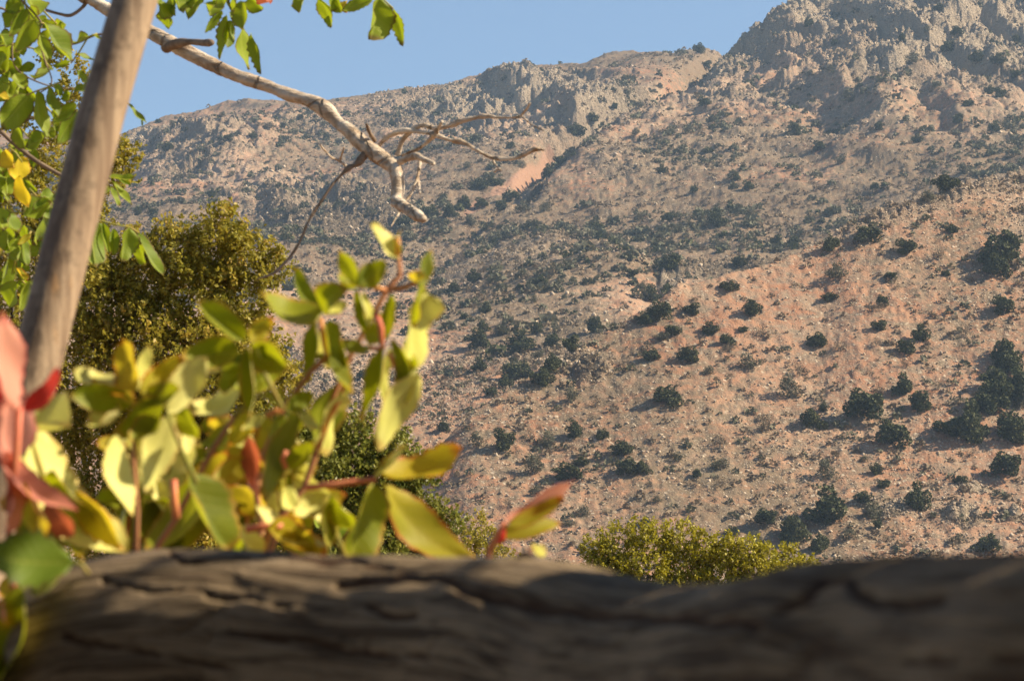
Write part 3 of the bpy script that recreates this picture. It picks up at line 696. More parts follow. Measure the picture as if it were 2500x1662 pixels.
leaf_part(c, [(570, 1020), (600, 990), (640, 960)], D0 + .05, 6, 'green', [
    (592, 950, 462, 1000, 62, 't', 'y', {'fold': .3}), (590, 895, 530, 880, 50, 't', 'g'), (640, 930, 560, 940, 44, 'd', 'g'), (600, 960, 700, 880, 50, 's', 'g'), (620, 1000, 560, 1090, 54, 'f', 'o')], 5)
leaf_part(c, [(690, 1000), (672, 1005), (648, 1014)], D0 - .03, 7, 'orange', [
    (648, 1016, 590, 1050, 30, 't', 'y'), (684, 1010, 690, 1165, 74, 's', 'g', {'fold': .25}), (660, 1020, 640, 1110, 60, 'd', 'o'), (700, 1000, 765, 960, 44, 's', 'g'), (690, 990, 640, 960, 36, 't', 'g'), (700, 1010, 720, 1070, 44, 'f', 'g'), (735, 1010, 772, 1050, 26, 's', 'y')], 6)
leaf_part(c, [(700, 1100), (690, 1120), (700, 1145)], D0 - .06, 6, 'red', [
    (730, 1010, 645, 1225, 60, 's', 'g', {'fold': .2}), (606, 1065, 622, 1195, 44, 'd', 'b', {'fold': .5}), (618, 1150, 628, 1215, 26, 's', 'p'), (640, 1150, 560, 1080, 56, 'd', 'o'), (610, 1120, 520, 1180, 60, 'f', 'o'), (700, 1140, 770, 1080, 44, 'f', 'g')], 7)
leaf_part(c, [(775, 1097), (800, 1030), (835, 960), (848, 915)], D0 + .02, 6, 'orange', [
    (852, 905, 772, 1130, 78, 's', 'g', {'fold': .35}), (840, 960, 790, 1110, 50, 's', 'y', {'fold': .2}), (845, 900, 830, 830, 34, 'd', 'g'), (835, 900, 770, 870, 40, 't', 'g')], 8)
leaf_part(c, [(915, 760), (930, 800), (933, 850), (900, 850), (880, 848)], D0 - .02, 7, 'red', [
    (938, 845, 882, 1028, 46, 'd', 'g', {'fold': .8, 'bend': .1}), (950, 850, 938, 985, 26, 's', 'y', {'d': D0 + .03}), (882, 840, 850, 860, 50, 't', 'g'), (925, 838, 915, 770, 46, 'd', 'g')], 9)
leaf_part(c, [(972, 625), (972, 600), (970, 580)], D0 - .04, 6, 'orange', [
    (973, 632, 906, 545, 36, 's', 'y', {'fold': .4}), (972, 610, 975, 565, 26, 's', 'g')], 10)
leaf_part(c, [(945, 708), (905, 700), (877, 700)], D0 + .02, 5, 'orange', [
    (876, 698, 828, 610, 44, 'd', 'g', {'serr': .1}), (876, 698, 942, 638, 60, 'f', 'g', {'serr': .1}), (872, 706, 902, 838, 34, 'd', 'g', {'fold': .9}), (868, 700, 830, 690, 30, 't', 'g'), (884, 712, 900, 800, 20, 's', 'y')], 11)
leaf_part(c, [(945, 708), (985, 702), (1018, 690)], D0 - .03, 6, 'orange', [
    (1022, 705, 1056, 608, 30, 's', 'g', {'fold': .6}), (1030, 690, 1008, 800, 26, 's', 'g', {'fold': .6}), (1048, 718, 1013, 900, 78, 's', 'y', {'fold': .25, 'bend': .15}), (1015, 690, 1020, 660, 28, 't', 'o'), (955, 718, 938, 835, 36, 'f', 'g', {'fold': .6})], 12)
leaf_part(c, [(950, 860), (970, 910), (985, 985)], D0 - .03, 5, 'orange', [
    (988, 985, 958, 826, 46, 'd', 'g', {'fold': .5}), (1026, 912, 922, 1098, 76, 's', 'y', {'fold': .14, 'bend': .1}), (1000, 930, 1005, 880, 36, 'd', 'g'), (985, 990, 975, 930, 40, 'f', 'o')], 13)
leaf_part(c, [(745, 1190), (820, 1182), (905, 1170), (918, 1170)], D0 - .1, 7, 'red', [
    (914, 1180, 858, 1380, 100, 's', 'g', {'fold': .45, 'bend': .08}), (938, 1182, 1168, 1378, 98, 'f', 'o', {'fold': .25}), (926, 1152, 1128, 1092, 76, 't', 'o', {'bend': .2, 'serr': .1}), (922, 1160, 990, 1090, 40, 't', 'g')], 14)
leaf_part(c, [(430, 1265), (425, 1215), (424, 1170)], D0 - .15, 9, 'red', [
    (460, 1152, 562, 1345, 104, 's', 'g', {'fold': .6, 'bend': .12}), (490, 1170, 350, 1345, 90, 'd', 'g', {'d': D0 + .05}), (430, 1150, 470, 1080, 50, 't', 'y'), (480, 1200, 560, 1100, 60, 'd', 'o', {'d': D0 + .08}), (520, 1230, 360, 1360, 90, 'f', 'g', {'d': D0 + .12})], 15)
leaf_part(c, [(600, 1292), (645, 1285), (690, 1283)], D0 - .12, 8, 'red', [
    (625, 1235, 805, 1335, 50, 't', 'y', {'bend': .15}), (652, 1285, 795, 1360, 76, 's', 'o'), (580, 1290, 640, 1360, 56, 's', 'y'), (690, 1240, 720, 1190, 46, 's', 'y'), (600, 1300, 560, 1370, 60, 'd', 'g'), (700, 1290, 780, 1380, 70, 'd', 'o'), (640, 1250, 560, 1180, 70, 'd', 'o', {'d': D0 + .08})], 16)

rq = random.Random(5)
for kq in range(17):
    x0 = rq.uniform(230, 830); y0 = rq.uniform(1000 + abs(x0 - 520) * .35, 1300)
    lv = []
    for _ in range(5):
        an = rq.uniform(-.5, 3.6); ll = rq.uniform(100, 190)
        lv.append((x0, y0, x0 + math.cos(an) * ll * .6, y0 + math.sin(an) * ll, rq.uniform(38, 66), rq.choice('sssddt'), rq.choice('ggggyyo')))
    leaf_part(c, [(x0 + rq.uniform(-40, 40), y0 + 150), (x0, y0 + 60), (x0, y0)], D0 + .10 + .07 * (kq % 9) / 9, 6, rq.choice(['red', 'orange', 'green']), lv, 70 + kq)

# ---------------------------------------------------------------- pale and red leaves at the left, nearer to the camera
shoot = empty('creeper_shoot', (-.3, 2.0, 1.35)); tag(shoot, 'strongly blurred red and pink creeper leaves at the left edge', 'vine')
D1 = 2.0
stem(shoot, [(40, 1520), (20, 1300), (35, 1150), (45, 1000)], D1 + .06, 8, M_PET['red'])
leaf_part(shoot, [(20, 1250), (40, 1100), (48, 990)], D1, 9, 'red', [
    (38, 1000, 8, 762, 84, 's', 'p', {'fold': .2}), (58, 1005, 145, 898, 46, 'd', 'r', {'fold': .3}), (40, 940, 26, 1150, 112, 's', 'p', {'fold': .15, 'wide': .5}), (10, 1000, -50, 800, 60, 'd', 'r')], 21, 'red and pink leaf')
leaf_part(shoot, [(20, 1250), (25, 1180), (10, 1110)], D1, 9, 'red', [
    (0, 1105, 190, 1245, 54, 't', 'p', {'fold': .4, 'bend': .15}), (30, 1170, 110, 1215, 34, 's', 'p'), (45, 1190, 20, 1300, 44, 's', 'p'), (60, 1180, 90, 1330, 80, 'd', 'o'), (110, 1230, 180, 1310, 60, 'd', 'b')], 22, 'red and orange leaf')
leaf_part(shoot, [(150, 1350), (120, 1200), (70, 1060)], D1 + .25, 8, 'green', [
    (65, 1045, 310, 1350, 140, 's', 'y', {'fold': .2, 'bend': .18, 'wide': .4}), (285, 1060, 325, 1262, 62, 's', 'y', {'fold': .1}), (75, 1050, 170, 1040, 80, 't', 'y'), (120, 1150, 200, 1370, 120, 'd', 'g'), (180, 1200, 300, 1340, 70, 'd', 'o'), (60, 1230, 140, 1370, 90, 'd', 'g')], 23, 'large pale leaf')
leaf_part(shoot, [(215, 1400), (200, 1378), (175, 1370)], 1.91, 5, 'green', [
    (180, 1372, -60, 1350, 128, 's', 'w', {'serr': .14, 'fold': .15, 'dt': -.02}), (150, 1400, 70, 1440, 50, 't', 'g'), (60, 1420, -30, 1700, 110, 'd', 'g'), (10, 1590, -40, 1720, 80, 's', 'g'), (5, 1480, 22, 1520, 24, 's', 'p')], 24, 'toothed green leaf')
shade = leaf_part(shoot, [(240, 1700), (150, 1600), (80, 1500)], 2.6, 6, 'green',
    [(x, y, x + random.uniform(-90, 90), y + random.uniform(60, 120), 90, random.choice('dfut'), random.choice('ggo')) for x, y in ((20, 1400), (90, 1430), (150, 1480), (40, 1500), (100, 1560), (180, 1600), (30, 1620), (230, 1560), (130, 1650))], 25)

tip_shoot = empty('creeper_tip', (-.03, 2.3, 1.55)); tag(tip_shoot, 'small creeper shoot with pink and golden leaves, right of the green creeper', 'vine')
stem(tip_shoot, [(1175, 1440), (1195, 1345), (1215, 1300), (1232, 1280)], 2.3, 8, M_PET['red'])
leaf_part(tip_shoot, [(1195, 1345), (1215, 1300), (1235, 1275)], 2.3, 7, 'red', [
    (1236, 1272, 1402, 1172, 44, 't', 'p', {'fold': .3, 'bend': .1}), (1240, 1285, 1378, 1212, 40, 'd', 'o', {'fold': .2}), (1215, 1310, 1370, 1276, 46, 'f', 'o', {'fold': .2, 'bend': -.1}), (1205, 1330, 1235, 1290, 30, 'd', 'r'),
    (1300, 1330, 1325, 1360, 22, 's', 'y')], 31)
stem(tip_shoot, [(1295, 1400), (1295, 1350), (1300, 1325)], 2.3, 3)

# ---------------------------------------------------------------- the log rail
LOG = [(-60, 1640, 2.0, .050), (20, 1545, 1.98, .062), (110, 1452, 1.97, .072), (200, 1380, 1.96, .078), (300, 1345, 1.95, .08), (400, 1330, 1.94, .082), (550, 1330, 1.92, .08), (700, 1345, 1.9, .08), (1000, 1358, 1.83, .08), (1250, 1362, 1.75, .082), (1340, 1366, 1.71, .082), (1450, 1392, 1.66, .08), (1560, 1420, 1.6, .078), (1700, 1428, 1.53, .078), (1830, 1420, 1.46, .08), (1960, 1383, 1.39, .085), (2100, 1356, 1.32, .088), (2300, 1343, 1.24, .088), (2500, 1340, 1.16, .088), (2800, 1330, 1.06, .088), (3300, 1330, 0.95, .085)]
LA = np.array(LOG); nL, nR = 760, 200
ti = np.linspace(0, len(LOG) - 1, nL)
CRK = [[(825, 1421), (897, 1414), (987, 1400), (1077, 1410), (1131, 1436), (1221, 1468), (1329, 1493), (1510, 1504), (1675, 1511), (1850, 1530)],
       [(414, 1335), (450, 1364), (540, 1367), (650, 1353), (850, 1364), (950, 1380)], [(1902, 1493), (1974, 1439), (2010, 1407), (2064, 1396), (2082, 1439), (2136, 1465), (2226, 1461), (2290, 1448)],
       [(160, 1547), (250, 1575), (400, 1600), (600, 1640)], [(560, 1540), (760, 1560), (900, 1592), (1040, 1600)], [(900, 1480), (960, 1505), (1010, 1500)], [(2200, 1600), (2340, 1606), (2500, 1600)], [(250, 1420), (420, 1440), (700, 1470)]]
CW = [15, 9, 17, 9, 8, 14, 12, 6]
tk = np.arange(len(LOG))
def smt(col):
    v = np.interp(ti, tk, LA[:, col]); kz_ = np.ones(27) / 27
    return np.convolve(np.pad(v, 13, mode='edge'), kz_, 'valid')
lp, lt, ld, lr = smt(0), smt(1), smt(2), smt(3)
lco = []; luv = []; lcrk = []
ctr = [P(lp[i], lt[i], ld[i]) + Vector((0, lr[i] * .15, -lr[i])) for i in range(nL)]
length = 0
TH = np.arange(nR) / nR * 2 * math.pi
for i in range(nL):
    if i: length += (ctr[i] - ctr[i - 1]).length
    d = (ctr[min(i + 1, nL - 1)] - ctr[max(i - 1, 0)]).normalized()
    a = Vector((0, 0, 1)); a = (a - d * a.dot(d)).normalized(); b = d.cross(a)
    s_ = np.full(nR, length)
    cx, sx = np.cos(TH), np.sin(TH)
    warp = .9 * (fbm(s_ * 5 + cx, sx * 1.2 + 4, 3, 61) - .5)
    crack = 1 - np.abs(2 * fbm((TH + warp * 1.2) * 1.9, s_ * .45 + 9, 2, 62) - 1)
    crack = np.where(crack > .92, (crack - .92) / .08, 0)
    fine = fbm((TH + warp) * 14, s_ * 5, 3, 64) - .5
    lump = fbm(s_ * 7 + cx * .8, sx + 20, 3, 66) - .5
    crack = crack * .5
    q0 = np.array([ctr[i] + a * (cx[j] * lr[i]) + b * (sx[j] * lr[i]) for j in range(nR)]) - np.array([0, 0, CAMZ])
    dep_ = q0[:, 1] * CP + q0[:, 2] * SP; ppx = 1250 + FPX * q0[:, 0] / dep_; prow = 831 - FPX * (-q0[:, 1] * SP + q0[:, 2] * CP) / dep_
    facing = (sx * b.y + cx * a.y) < .15
    nz = 26 * (fbm(ppx / 60, prow / 30, 3, 67) - .5)
    for cl_, cw_ in zip(CRK, CW):
        dd_ = segd(ppx, prow + nz, cl_)
        crack = np.maximum(crack, np.exp(-(dd_ / (cw_ * .75)) ** 2) * facing)
    rr = lr[i] * (1 + .10 * lump + .035 * fine - .04 * crack)
    for j in range(nR):
        lco.append(ctr[i] + a * (cx[j] * rr[j]) + b * (sx[j] * rr[j])); luv.append((TH[j], length)); lcrk.append(crack[j])
lq = [(i * nR + j, (i + 1) * nR + j, (i + 1) * nR + (j + 1) % nR, i * nR + (j + 1) % nR) for i in range(nL - 1) for j in range(nR)]
e0 = len(lco); lco += [ctr[0] + Vector((-.012, 0, 0)), ctr[-1]]; luv += [(0, 0), (0, length)]; lcrk += [.5, .5]
ltt = [(e0, j, (j + 1) % nR) for j in range(nR)] + [(e0 + 1, (nL - 1) * nR + (j + 1) % nR, (nL - 1) * nR + j) for j in range(nR)]
k = N('weathered_log')
uvn = k.n('Attribute', attribute_name='ang').outputs['Fac']; ln_ = k.n('Attribute', attribute_name='len').outputs['Fac']; ck = k.n('Attribute', attribute_name='crack').outputs['Fac']
posn = k.n('NewGeometry').outputs['Position']
vec = k.n('CombineXYZ', {0: k.math('MULTIPLY', uvn, 7.0), 1: k.math('MULTIPLY', ln_, 5.0), 2: 0.0}).outputs[0]
g1 = k.noise(vec, 1.3, 6, .7, 1.2); g2 = k.noise(posn, 7, 4); g3 = k.noise(vec, 4.0, 4, .6, .3)
col = k.mix(k.ramp(g1, .38, .62), (.085, .058, .034), (.29, .215, .13))
col = k.mix(k.math('MULTIPLY', k.ramp(g2, .48, .70), .5), col, (.42, .32, .21))
col = k.mix(k.math('MULTIPLY', k.ramp(g3, .52, .72), .5), col, (.06, .042, .026))
col = k.mix(k.math('MULTIPLY', k.ramp(ck, .05, .8), .85), col, (.055, .026, .012))
bp = k.n('Bump', {'Height': k.math('ADD', g1, g3), 'Strength': .5, 'Distance': .005})
M_LOG = k.surf(k.n('BsdfPrincipled', {'Base Color': col, 'Roughness': .9, 'Normal': bp.outputs[0], 'Specular IOR Level': .12}).outputs[0])
rail = empty('log_rail', (0, 1.6, 1.5)); tag(rail, 'thick weathered grey log rail lying across the bottom, out of focus', 'railing')
lu = np.array(luv)
link('log', np_mesh('log', [tuple(c_) for c_ in lco], quads=lq, tris=ltt, smooth=True, attrs={'ang': np.minimum(lu[:, 0], 2 * math.pi - lu[:, 0]), 'len': lu[:, 1], 'crack': lcrk}), rail, M_LOG)
M_DARKKNOT = simple_mat('dark_knot', (.02, .013, .01), (.045, .03, .02), 60)
kp = P(1283, 1364, 1.735)
link('knot', pm('knot', tube([kp + Vector((0, .02, -.02)), kp + Vector((0, .0, .0)), kp + Vector((.001, -.002, .0035))], [.009, .0065, .003], 10, wob=.3), True), rail, M_DARKKNOT)
for fx, fy, fz in ((-.37, 2.0, 1.45), (.47, 1.02, 1.42)):
    link('post', pm('post', tube([(fx, fy, 0), (fx, fy, fz)], [.05, .045], 12), True), rail, M_LOG)
M_CORD = simple_mat('pale_cord', (.36, .38, .40), (.44, .46, .48), 40)
def on_log(px, row, off=.004):
    i = int(np.argmin(np.abs(lp - px)))
    c0 = ctr[i]; r0 = lr[i] + off
    ph_ = math.asin(min(.95, max(-.95, ((lt[i] + r0 / ld[i] * FPX * 1.0) - row) / (r0 / ld[i] * FPX))))
    return c0 + Vector((0, -math.cos(ph_) * r0, math.sin(ph_) * r0)) + Vector(((px - lp[i]) / FPX * ld[i], 0, 0))
link('pale_strip', pm('pale_strip', tube([on_log(1530 - 22 * i, 1515 + 36 * i, .0015) for i in range(6)], [.0012, .0028, .003, .0034, .0034, .003], 6), True), rail, M_CORD)  # thin pale strip on the log, built as a draped cord

# unseen leaf cards added by the roof edge to dapple the log
k_ = 105
cc_ = np.stack([rng.uniform(.6, 1.55, k_), rng.uniform(1.74, 2.06, k_), rng.uniform(2.45, 2.75, k_)], -1)
keep = rng.random(k_) < (1 - (cc_[:, 1] - 1.74) / .6) * (1 - .35 * (cc_[:, 0] < .8))
cc_ = cc_[keep]
co, q = leaf_cards(cc_, np.full(len(cc_), .075))
rv = empty('dapple_leaves', (1, 2.0, 2.66)); tag(rv, 'unseen leaves added along the roof edge to dapple the log', 'vine')
link('foliage', np_mesh('foliage', co, quads=q, attrs={'tint': np.repeat(rng.random(len(cc_)), 4)}), rv, mat_foliage('dapple_leaf_green', (.08, .12, .02), (.12, .16, .03), (.2, .2, .05), .3))
link('stem', pm('stem', join([tube([(.5 + .25 * i, 1.6, 2.71), (.52 + .25 * i, 1.85, 2.70), (.55 + .25 * i, 2.2 - .1 * (i % 2), 2.6)], [.008, .006, .003], 6) for i in range(5)])), rv, M_STEM)

# ---------------------------------------------------------------- leaning pole
k = N('pole_wood'); tc = k.n('NewGeometry').outputs['Position']
mp = k.n('Mapping', {'Vector': tc, 'Scale': (1, 1, .09)}).outputs[0]
a1 = k.noise(mp, 70, 4, .6, .6); a2 = k.noise(mp, 28, 3, .5, .3); a3 = k.noise(tc, 9, 2); a4 = k.noise(tc, 45, 5, .7)
col = k.mix(k.ramp(a1, .32, .68), (.17, .11, .065), (.33, .235, .145))
col = k.mix(k.math('MULTIPLY', k.ramp(a2, .60, .68), k.ramp(a3, .48, .62)), col, (.48, .26, .10))
col = k.mix(k.math('MULTIPLY', k.ramp(a4, .50, .66), .55), col, (.10, .068, .042))
M_POLE = k.surf(k.n('BsdfPrincipled', {'Base Color': col, 'Roughness': .75, 'Normal': k.n('Bump', {'Height': a1, 'Strength': .5, 'Distance': .004}).outputs[0], 'Specular IOR Level': .25}).outputs[0])
pp = [(-640, 4300, 2.45), (-250, 2300, 2.75), (-5, 1250, 2.92), (82, 920, 2.97), (172, 565, 3.03), (250, 270, 3.08), (330, 0, 3.12), (430, -350, 3.2), (560, -800, 3.3)]
pts = [P(*a) for a in pp]
pole = link('pole', pm('pole', tube(pts, [.0275, .027, .0262, .0262, .0258, .0252, .0245, .0238, .023], 28, wob=.02), True), mat=M_POLE)
tag(pole, 'leaning round wooden pole, grey-brown with orange streaks', 'pole')

# ---------------------------------------------------------------- walnut tree
k = N('dead_wood'); tc = k.n('NewGeometry').outputs['Position']
a1 = k.noise(k.n('Mapping', {'Vector': tc, 'Rotation': (0, R(30), 0), 'Scale': (.3, 1, 1)}).outputs[0], 34, 5, .65, .5); a2 = k.noise(tc, 12, 4)
col = k.mix(k.ramp(a1, .35, .65), (.30, .215, .14), (.60, .50, .38)); col = k.mix(k.math('MULTIPLY', k.ramp(a2, .5, .66), .5), col, (.68, .59, .47))
ce = k.ramp(k.n('TexVoronoi', {'Vector': k.n('VectorMath', {0: tc, 1: k.n('VectorMath', {0: k.n('TexNoise', {'Vector': tc, 'Scale': 20.0}).outputs['Color'], 1: (.06, .06, .06)}, operation='MULTIPLY').outputs[0]}, operation='ADD').outputs[0], 'Scale': 5.0}, feature='DISTANCE_TO_EDGE').outputs[0], 0.0, .035)
col = k.mix(k.math('MULTIPLY', k.math('SUBTRACT', 1.0, ce), .3), col, (.12, .07, .04))
M_DEAD = k.surf(k.n('BsdfPrincipled', {'Base Color': col, 'Roughness': .8, 'Normal': k.n('Bump', {'Height': k.math('ADD', a1, k.math('MULTIPLY', ce, .6)), 'Strength': 1.0, 'Distance': .018}).outputs[0], 'Specular IOR Level': .2}).outputs[0])
M_TWIGD = simple_mat('brown_twig', (.14, .10, .068), (.24, .175, .12), 30, .3, .004)
M_WBARK = mat_bark('walnut_bark', (.18, .15, .12), (.32, .28, .23), 12, bump=.6)
C1 = lambda a: [(x / 2.7753, y / 2.7753) for x, y in a]
C2 = lambda a: [(825 + x / 2.7753, y / 2.7753) for x, y in a]
def smooth_path(px, rad, n=9):
    """Catmull-Rom through pixel points with radii"""
    a = [(x, y, r) for (x, y), r in zip(px, rad)]; out = []
    for i in range(len(a) - 1):
        p0, p1, p2, p3 = a[max(i - 1, 0)], a[i], a[i + 1], a[min(i + 2, len(a) - 1)]
        for s in range(n):
            t = s / n
            out.append(tuple(.5 * (2 * p1[c] + (p2[c] - p0[c]) * t + (2 * p0[c] - 5 * p1[c] + 4 * p2[c] - p3[c]) * t * t + (3 * p1[c] - p0[c] - 3 * p2[c] + p3[c]) * t ** 3) for c in range(3)))
    out.append(a[-1]); return out
def limb(name, px, rad, d, parent, mat, n=14, seed=0, d1=None, wob=.07, rs=1 / 2.7753):
    sp_ = smooth_path(px, rad); m_ = len(sp_) - 1
    pts = []; rr = []
    for i, (x, y, r) in enumerate(sp_):
        dd = d if d1 is None else d + (d1 - d) * i / m_
        pts.append(P(x, y, dd)); rr.append(PX(max(r * rs, 1.2), dd))
    rnd = random.Random(seed)
    rr = [r * (1 + wob * (rnd.random() - .5) + wob * 4 * (vn(np.array([i * .16]), np.array([seed * 1.7]), 5)[0] - .5)) for i, r in enumerate(rr)]
    return link(name, pm(name, tube(pts, rr, n, seed=seed, wob=wob * .8), True), parent, mat)
DW = 8.0
wal = empty('walnut_tree', (-2.9, 8.2, -1.3)); tag(wal, 'walnut tree with green leaflets and one bare dead branch crossing the sky', 'tree')
link('trunk', pm('trunk', tube([(-2.9, 8.2, -1.6), (-2.85, 8.2, 0), (-2.7, 8.15, 1.8), (-2.45, 8.1, 3.2), (-2.2, 8.0, 4.4), (-1.9, 7.9, 6)], [.2, .17, .15, .13, .10, .05], 14, wob=.1), True), wal, M_WBARK)
lim0 = link('limb', pm('limb', tube([(-2.3, 8.05, 3.9), (-1.9, 8.03, 4.1), tuple(P(130, -90, DW)), tuple(P(216, -7, DW))], [.07, .06, .045, .027], 12, wob=.1), True), wal, M_WBARK)
dead = limb('dead_branch', C1([(600, -20), (700, 50), (860, 140), (1030, 225), (1150, 290), (1300, 370), (1450, 445), (1600, 512), (1800, 580), (1950, 640), (2100, 685), (2200, 740), (2300, 840)]) + C2([(60, 875), (150, 960), (230, 1025), (320, 1090), (385, 1145), (405, 1210), (405, 1300), (402, 1375)]),
            [46, 46, 46, 47, 47, 50, 48, 46, 44, 42, 47, 50, 46, 50, 52, 56, 56, 50, 44, 41, 44], DW, wal, M_DEAD, 18, 3, 7.6)
dead['label'] = 'pale bare branch with peeling bark'
limb('stub', C2([(395, 1365), (470, 1415), (530, 1455), (575, 1482)]), [44, 40, 38, 30], 7.6, dead, M_DEAD, 14, 5, 7.4)
limb('stub', C1([(1130, 320), (1200, 295), (1290, 285), (1380, 292), (1432, 290)]), [40, 32, 24, 24, 24], 7.93, dead, M_TWIGD, 12, 6, 7.7)
limb('stub', C2([(420, 1095), (480, 1070), (530, 1058), (580, 1080), (650, 1108)]), [26, 24, 24, 20, 13], 7.6, dead, M_DEAD, 12, 7, 7.5)
TW = [(C2([(280, 985), (340, 925), (430, 890), (520, 890), (650, 912), (760, 950), (850, 965), (930, 1012), (1050, 1070), (1180, 1075), (1260, 1048), (1330, 1012), (1400, 1020)]), [18, 16, 15, 14, 15, 14, 14, 13, 14, 12, 13, 14, 4]),
      (C2([(1050, 1070), (1062, 1110), (1105, 1155)]), [11, 9, 5]), (C2([(1062, 1165), (1085, 1150), (1105, 1155)]), [4, 5, 4]),
      (C2([(440, 1055), (540, 1012), (620, 950), (660, 900), (705, 825)]), [18, 16, 14, 16, 8]),
      (C2([(405, 1050), (440, 950), (520, 872), (580, 850), (660, 868), (750, 855), (830, 822), (940, 797), (1000, 788), (1100, 797), (1200, 795), (1240, 785)]), [18, 15, 14, 15, 16, 15, 15, 13, 14, 11, 11, 10]),
      (C2([(1235, 785), (1275, 745), (1300, 700)]), [9, 8, 5]), (C2([(1245, 787), (1310, 842), (1400, 890)]), [9, 7, 4]),
      (C2([(555, 1095), (540, 1200), (490, 1320), (420, 1430), (360, 1535)]), [11, 10, 9, 9, 4]), (C2([(545, 1210), (548, 1260), (556, 1310)]), [8, 8, 5]),
      (C2([(250, 955), (215, 900), (195, 842)]), [10, 9, 9]),
      (C2([(185, 1045), (130, 1110), (70, 1142), (0, 1210)]) + C1([(2240, 1270), (2160, 1390), (2100, 1480), (2060, 1570)]) + [(0 + 2020 / 2.7753, 550 + 130 / 2.7753), (1960 / 2.7753, 550 + 220 / 2.7753), (1860 / 2.7753, 550 + 320 / 2.7753), (1740 / 2.7753, 550 + 365 / 2.7753)], [22, 17, 15, 11, 9, 8, 9, 8, 7, 8, 7, 4]),
      (C2([(75, 1140), (0, 1085)]) + C1([(2250, 1070), (2210, 1030), (2168, 980)]), [13, 11, 8, 6, 5]), (C1([(2305, 1080), (2318, 1040), (2332, 998)]), [8, 7, 5])]
for i, (px, rr) in enumerate(TW): limb('twig', px, [r * 1.12 for r in rr], 7.75 if i != 10 else 7.7, dead, M_TWIGD if i in (9, 10) else M_DEAD, 8, 20 + i, 7.6, .22)
limb('twig', C1([(600, -10), (560, 50), (480, 105), (400, 95), (310, 70)]), [15, 13, 13, 11, 10], DW, lim0, M_TWIGD, 8, 50)
limb('twig', C1([(-200, 700), (0, 885), (100, 980), (230, 1080), (330, 1140), (420, 1190), (520, 1230)]), [16, 15, 14, 14, 13, 12, 8], 7.4, wal, M_TWIGD, 8, 51)
limb('twig', C1([(-150, 900), (30, 870), (150, 830), (210, 800), (262, 790)]), [12, 11, 11, 9, 5], 7.3, wal, M_TWIGD, 8, 52)
limb('twig', C1([(290, 265), (400, 280), (500, 300), (640, 240), (700, 235)]), [6, 6, 6, 9, 8], 7.3, wal, M_TWIGD, 6, 53)
limb('twig', C1([(1150, -120), (1500, -40), (1560, 40), (1620, 170)]), [12, 10, 6, 4], 7.2, wal, M_TWIGD, 6, 54)
limb('twig', C1([(1500, -80), (2000, -60), (2300, -30), (2520, -40)]), [12, 11, 9, 7], 7.2, wal, M_TWIGD, 6, 55)
limb('twig', C1([(-100, -40), (100, -20), (200, 60), (280, 160), (260, 240), (300, 400), (350, 560), (250, 640)]), [10, 8, 7, 6, 6, 6, 5, 4], 7.2, wal, M_TWIGD, 6, 56)
limb('twig', C1([(-150, 80), (20, 60), (80, 180), (90, 420), (180, 520), (360, 590), (500, 600)]), [10, 8, 7, 6, 6, 5, 4], 7.5, wal, M_TWIGD, 6, 57)
def wl(key, x0, y0, rows, d, stalk, seed, pet='green'):
    q = [(x0 + r[0] / 2.7753, y0 + r[1] / 2.7753, x0 + r[2] / 2.7753, y0 + r[3] / 2.7753, r[4] / 2.7753 * 1.0, r[5], r[6], dict({'serr': .05, 'bend': .08, 'dt': random.uniform(-.03, .03)}, **(r[7] if len(r) > 7 else {}))) for r in rows]
    leaf_part(wal, [(x0 + a / 2.7753, y0 + b / 2.7753) for a, b in stalk], d, 2.2, pet, q, seed)
wl('a', 0, 0, [(180, 60, 60, 250, 105, 's', 'w'), (240, 130, 100, 355, 150, 's', 'w'), (300, 160, 490, 425, 130, 's', 'w'), (270, 235, 345, 415, 85, 'f', 'w'), (185, -20, 260, 105, 115, 's', 'w'), (140, 0, 40, 80, 120, 's', 'w'), (110, 90, 30, 190, 90, 'd', 'w')], 7.2, [(150, -60), (180, 60), (245, 150), (300, 160)], 41)
wl('b', 0, 0, [(60, 285, 30, 495, 120, 'd', 'w'), (230, 330, 325, 425, 60, 's', 'w'), (350, 470, 235, 540, 100, 's', 'w'), (100, 500, 175, 605, 90, 't', 'w'), (20, 350, -30, 480, 100, 'd', 'w'), (120, 380, 160, 490, 60, 'd', 'w'), (240, 440, 130, 480, 70, 'd', 'w'), (20, 560, 40, 690, 110, 'd', 'w'), (130, 560, 60, 640, 80, 'd', 'w'), (0, 230, 50, 320, 90, 's', 'w')], 7.4, [(-60, 330), (60, 300), (230, 330), (350, 470)], 42)
wl('c', 0, 0, [(205, 650, 5, 880, 195, 's', 'w', {'fold': .15}), (255, 620, 322, 960, 100, 's', 'w'), (330, 590, 395, 800, 76, 's', 'w'), (360, 575, 410, 660, 50, 's', 'w'), (480, 630, 420, 680, 50, 'd', 'w'), (590, 600, 500, 620, 60, 's', 'w')], 7.1, [(400, 560), (330, 590), (255, 615), (180, 645)], 43)
wl('d', 0, 0, [(515, 700, 355, 830, 110, 's', 'w'), (540, 755, 385, 985, 140, 's', 'w'), (110, 855, 165, 1012, 90, 'd', 'w'), (570, 690, 640, 860, 110, 'd', 'w')], 7.2, [(640, 640), (560, 700), (520, 720)], 44)
wl('e', 0, 0, [(150, 1060, 128, 1240, 140, 's', 'Y', {'fold': .1, 'wide': .5}), (30, 1020, 100, 1135, 110, 'd', 'Y'), (130, 1190, 192, 1405, 110, 'd', 'Y'), (0, 1010, 10, 1120, 60, 'd', 'w'), (-30, 1060, 20, 1180, 80, 's', 'w'), (60, 670, -10, 650, 50, 's', 'Y')], 7.0, [(60, 1000), (110, 1040), (150, 1100)], 45)
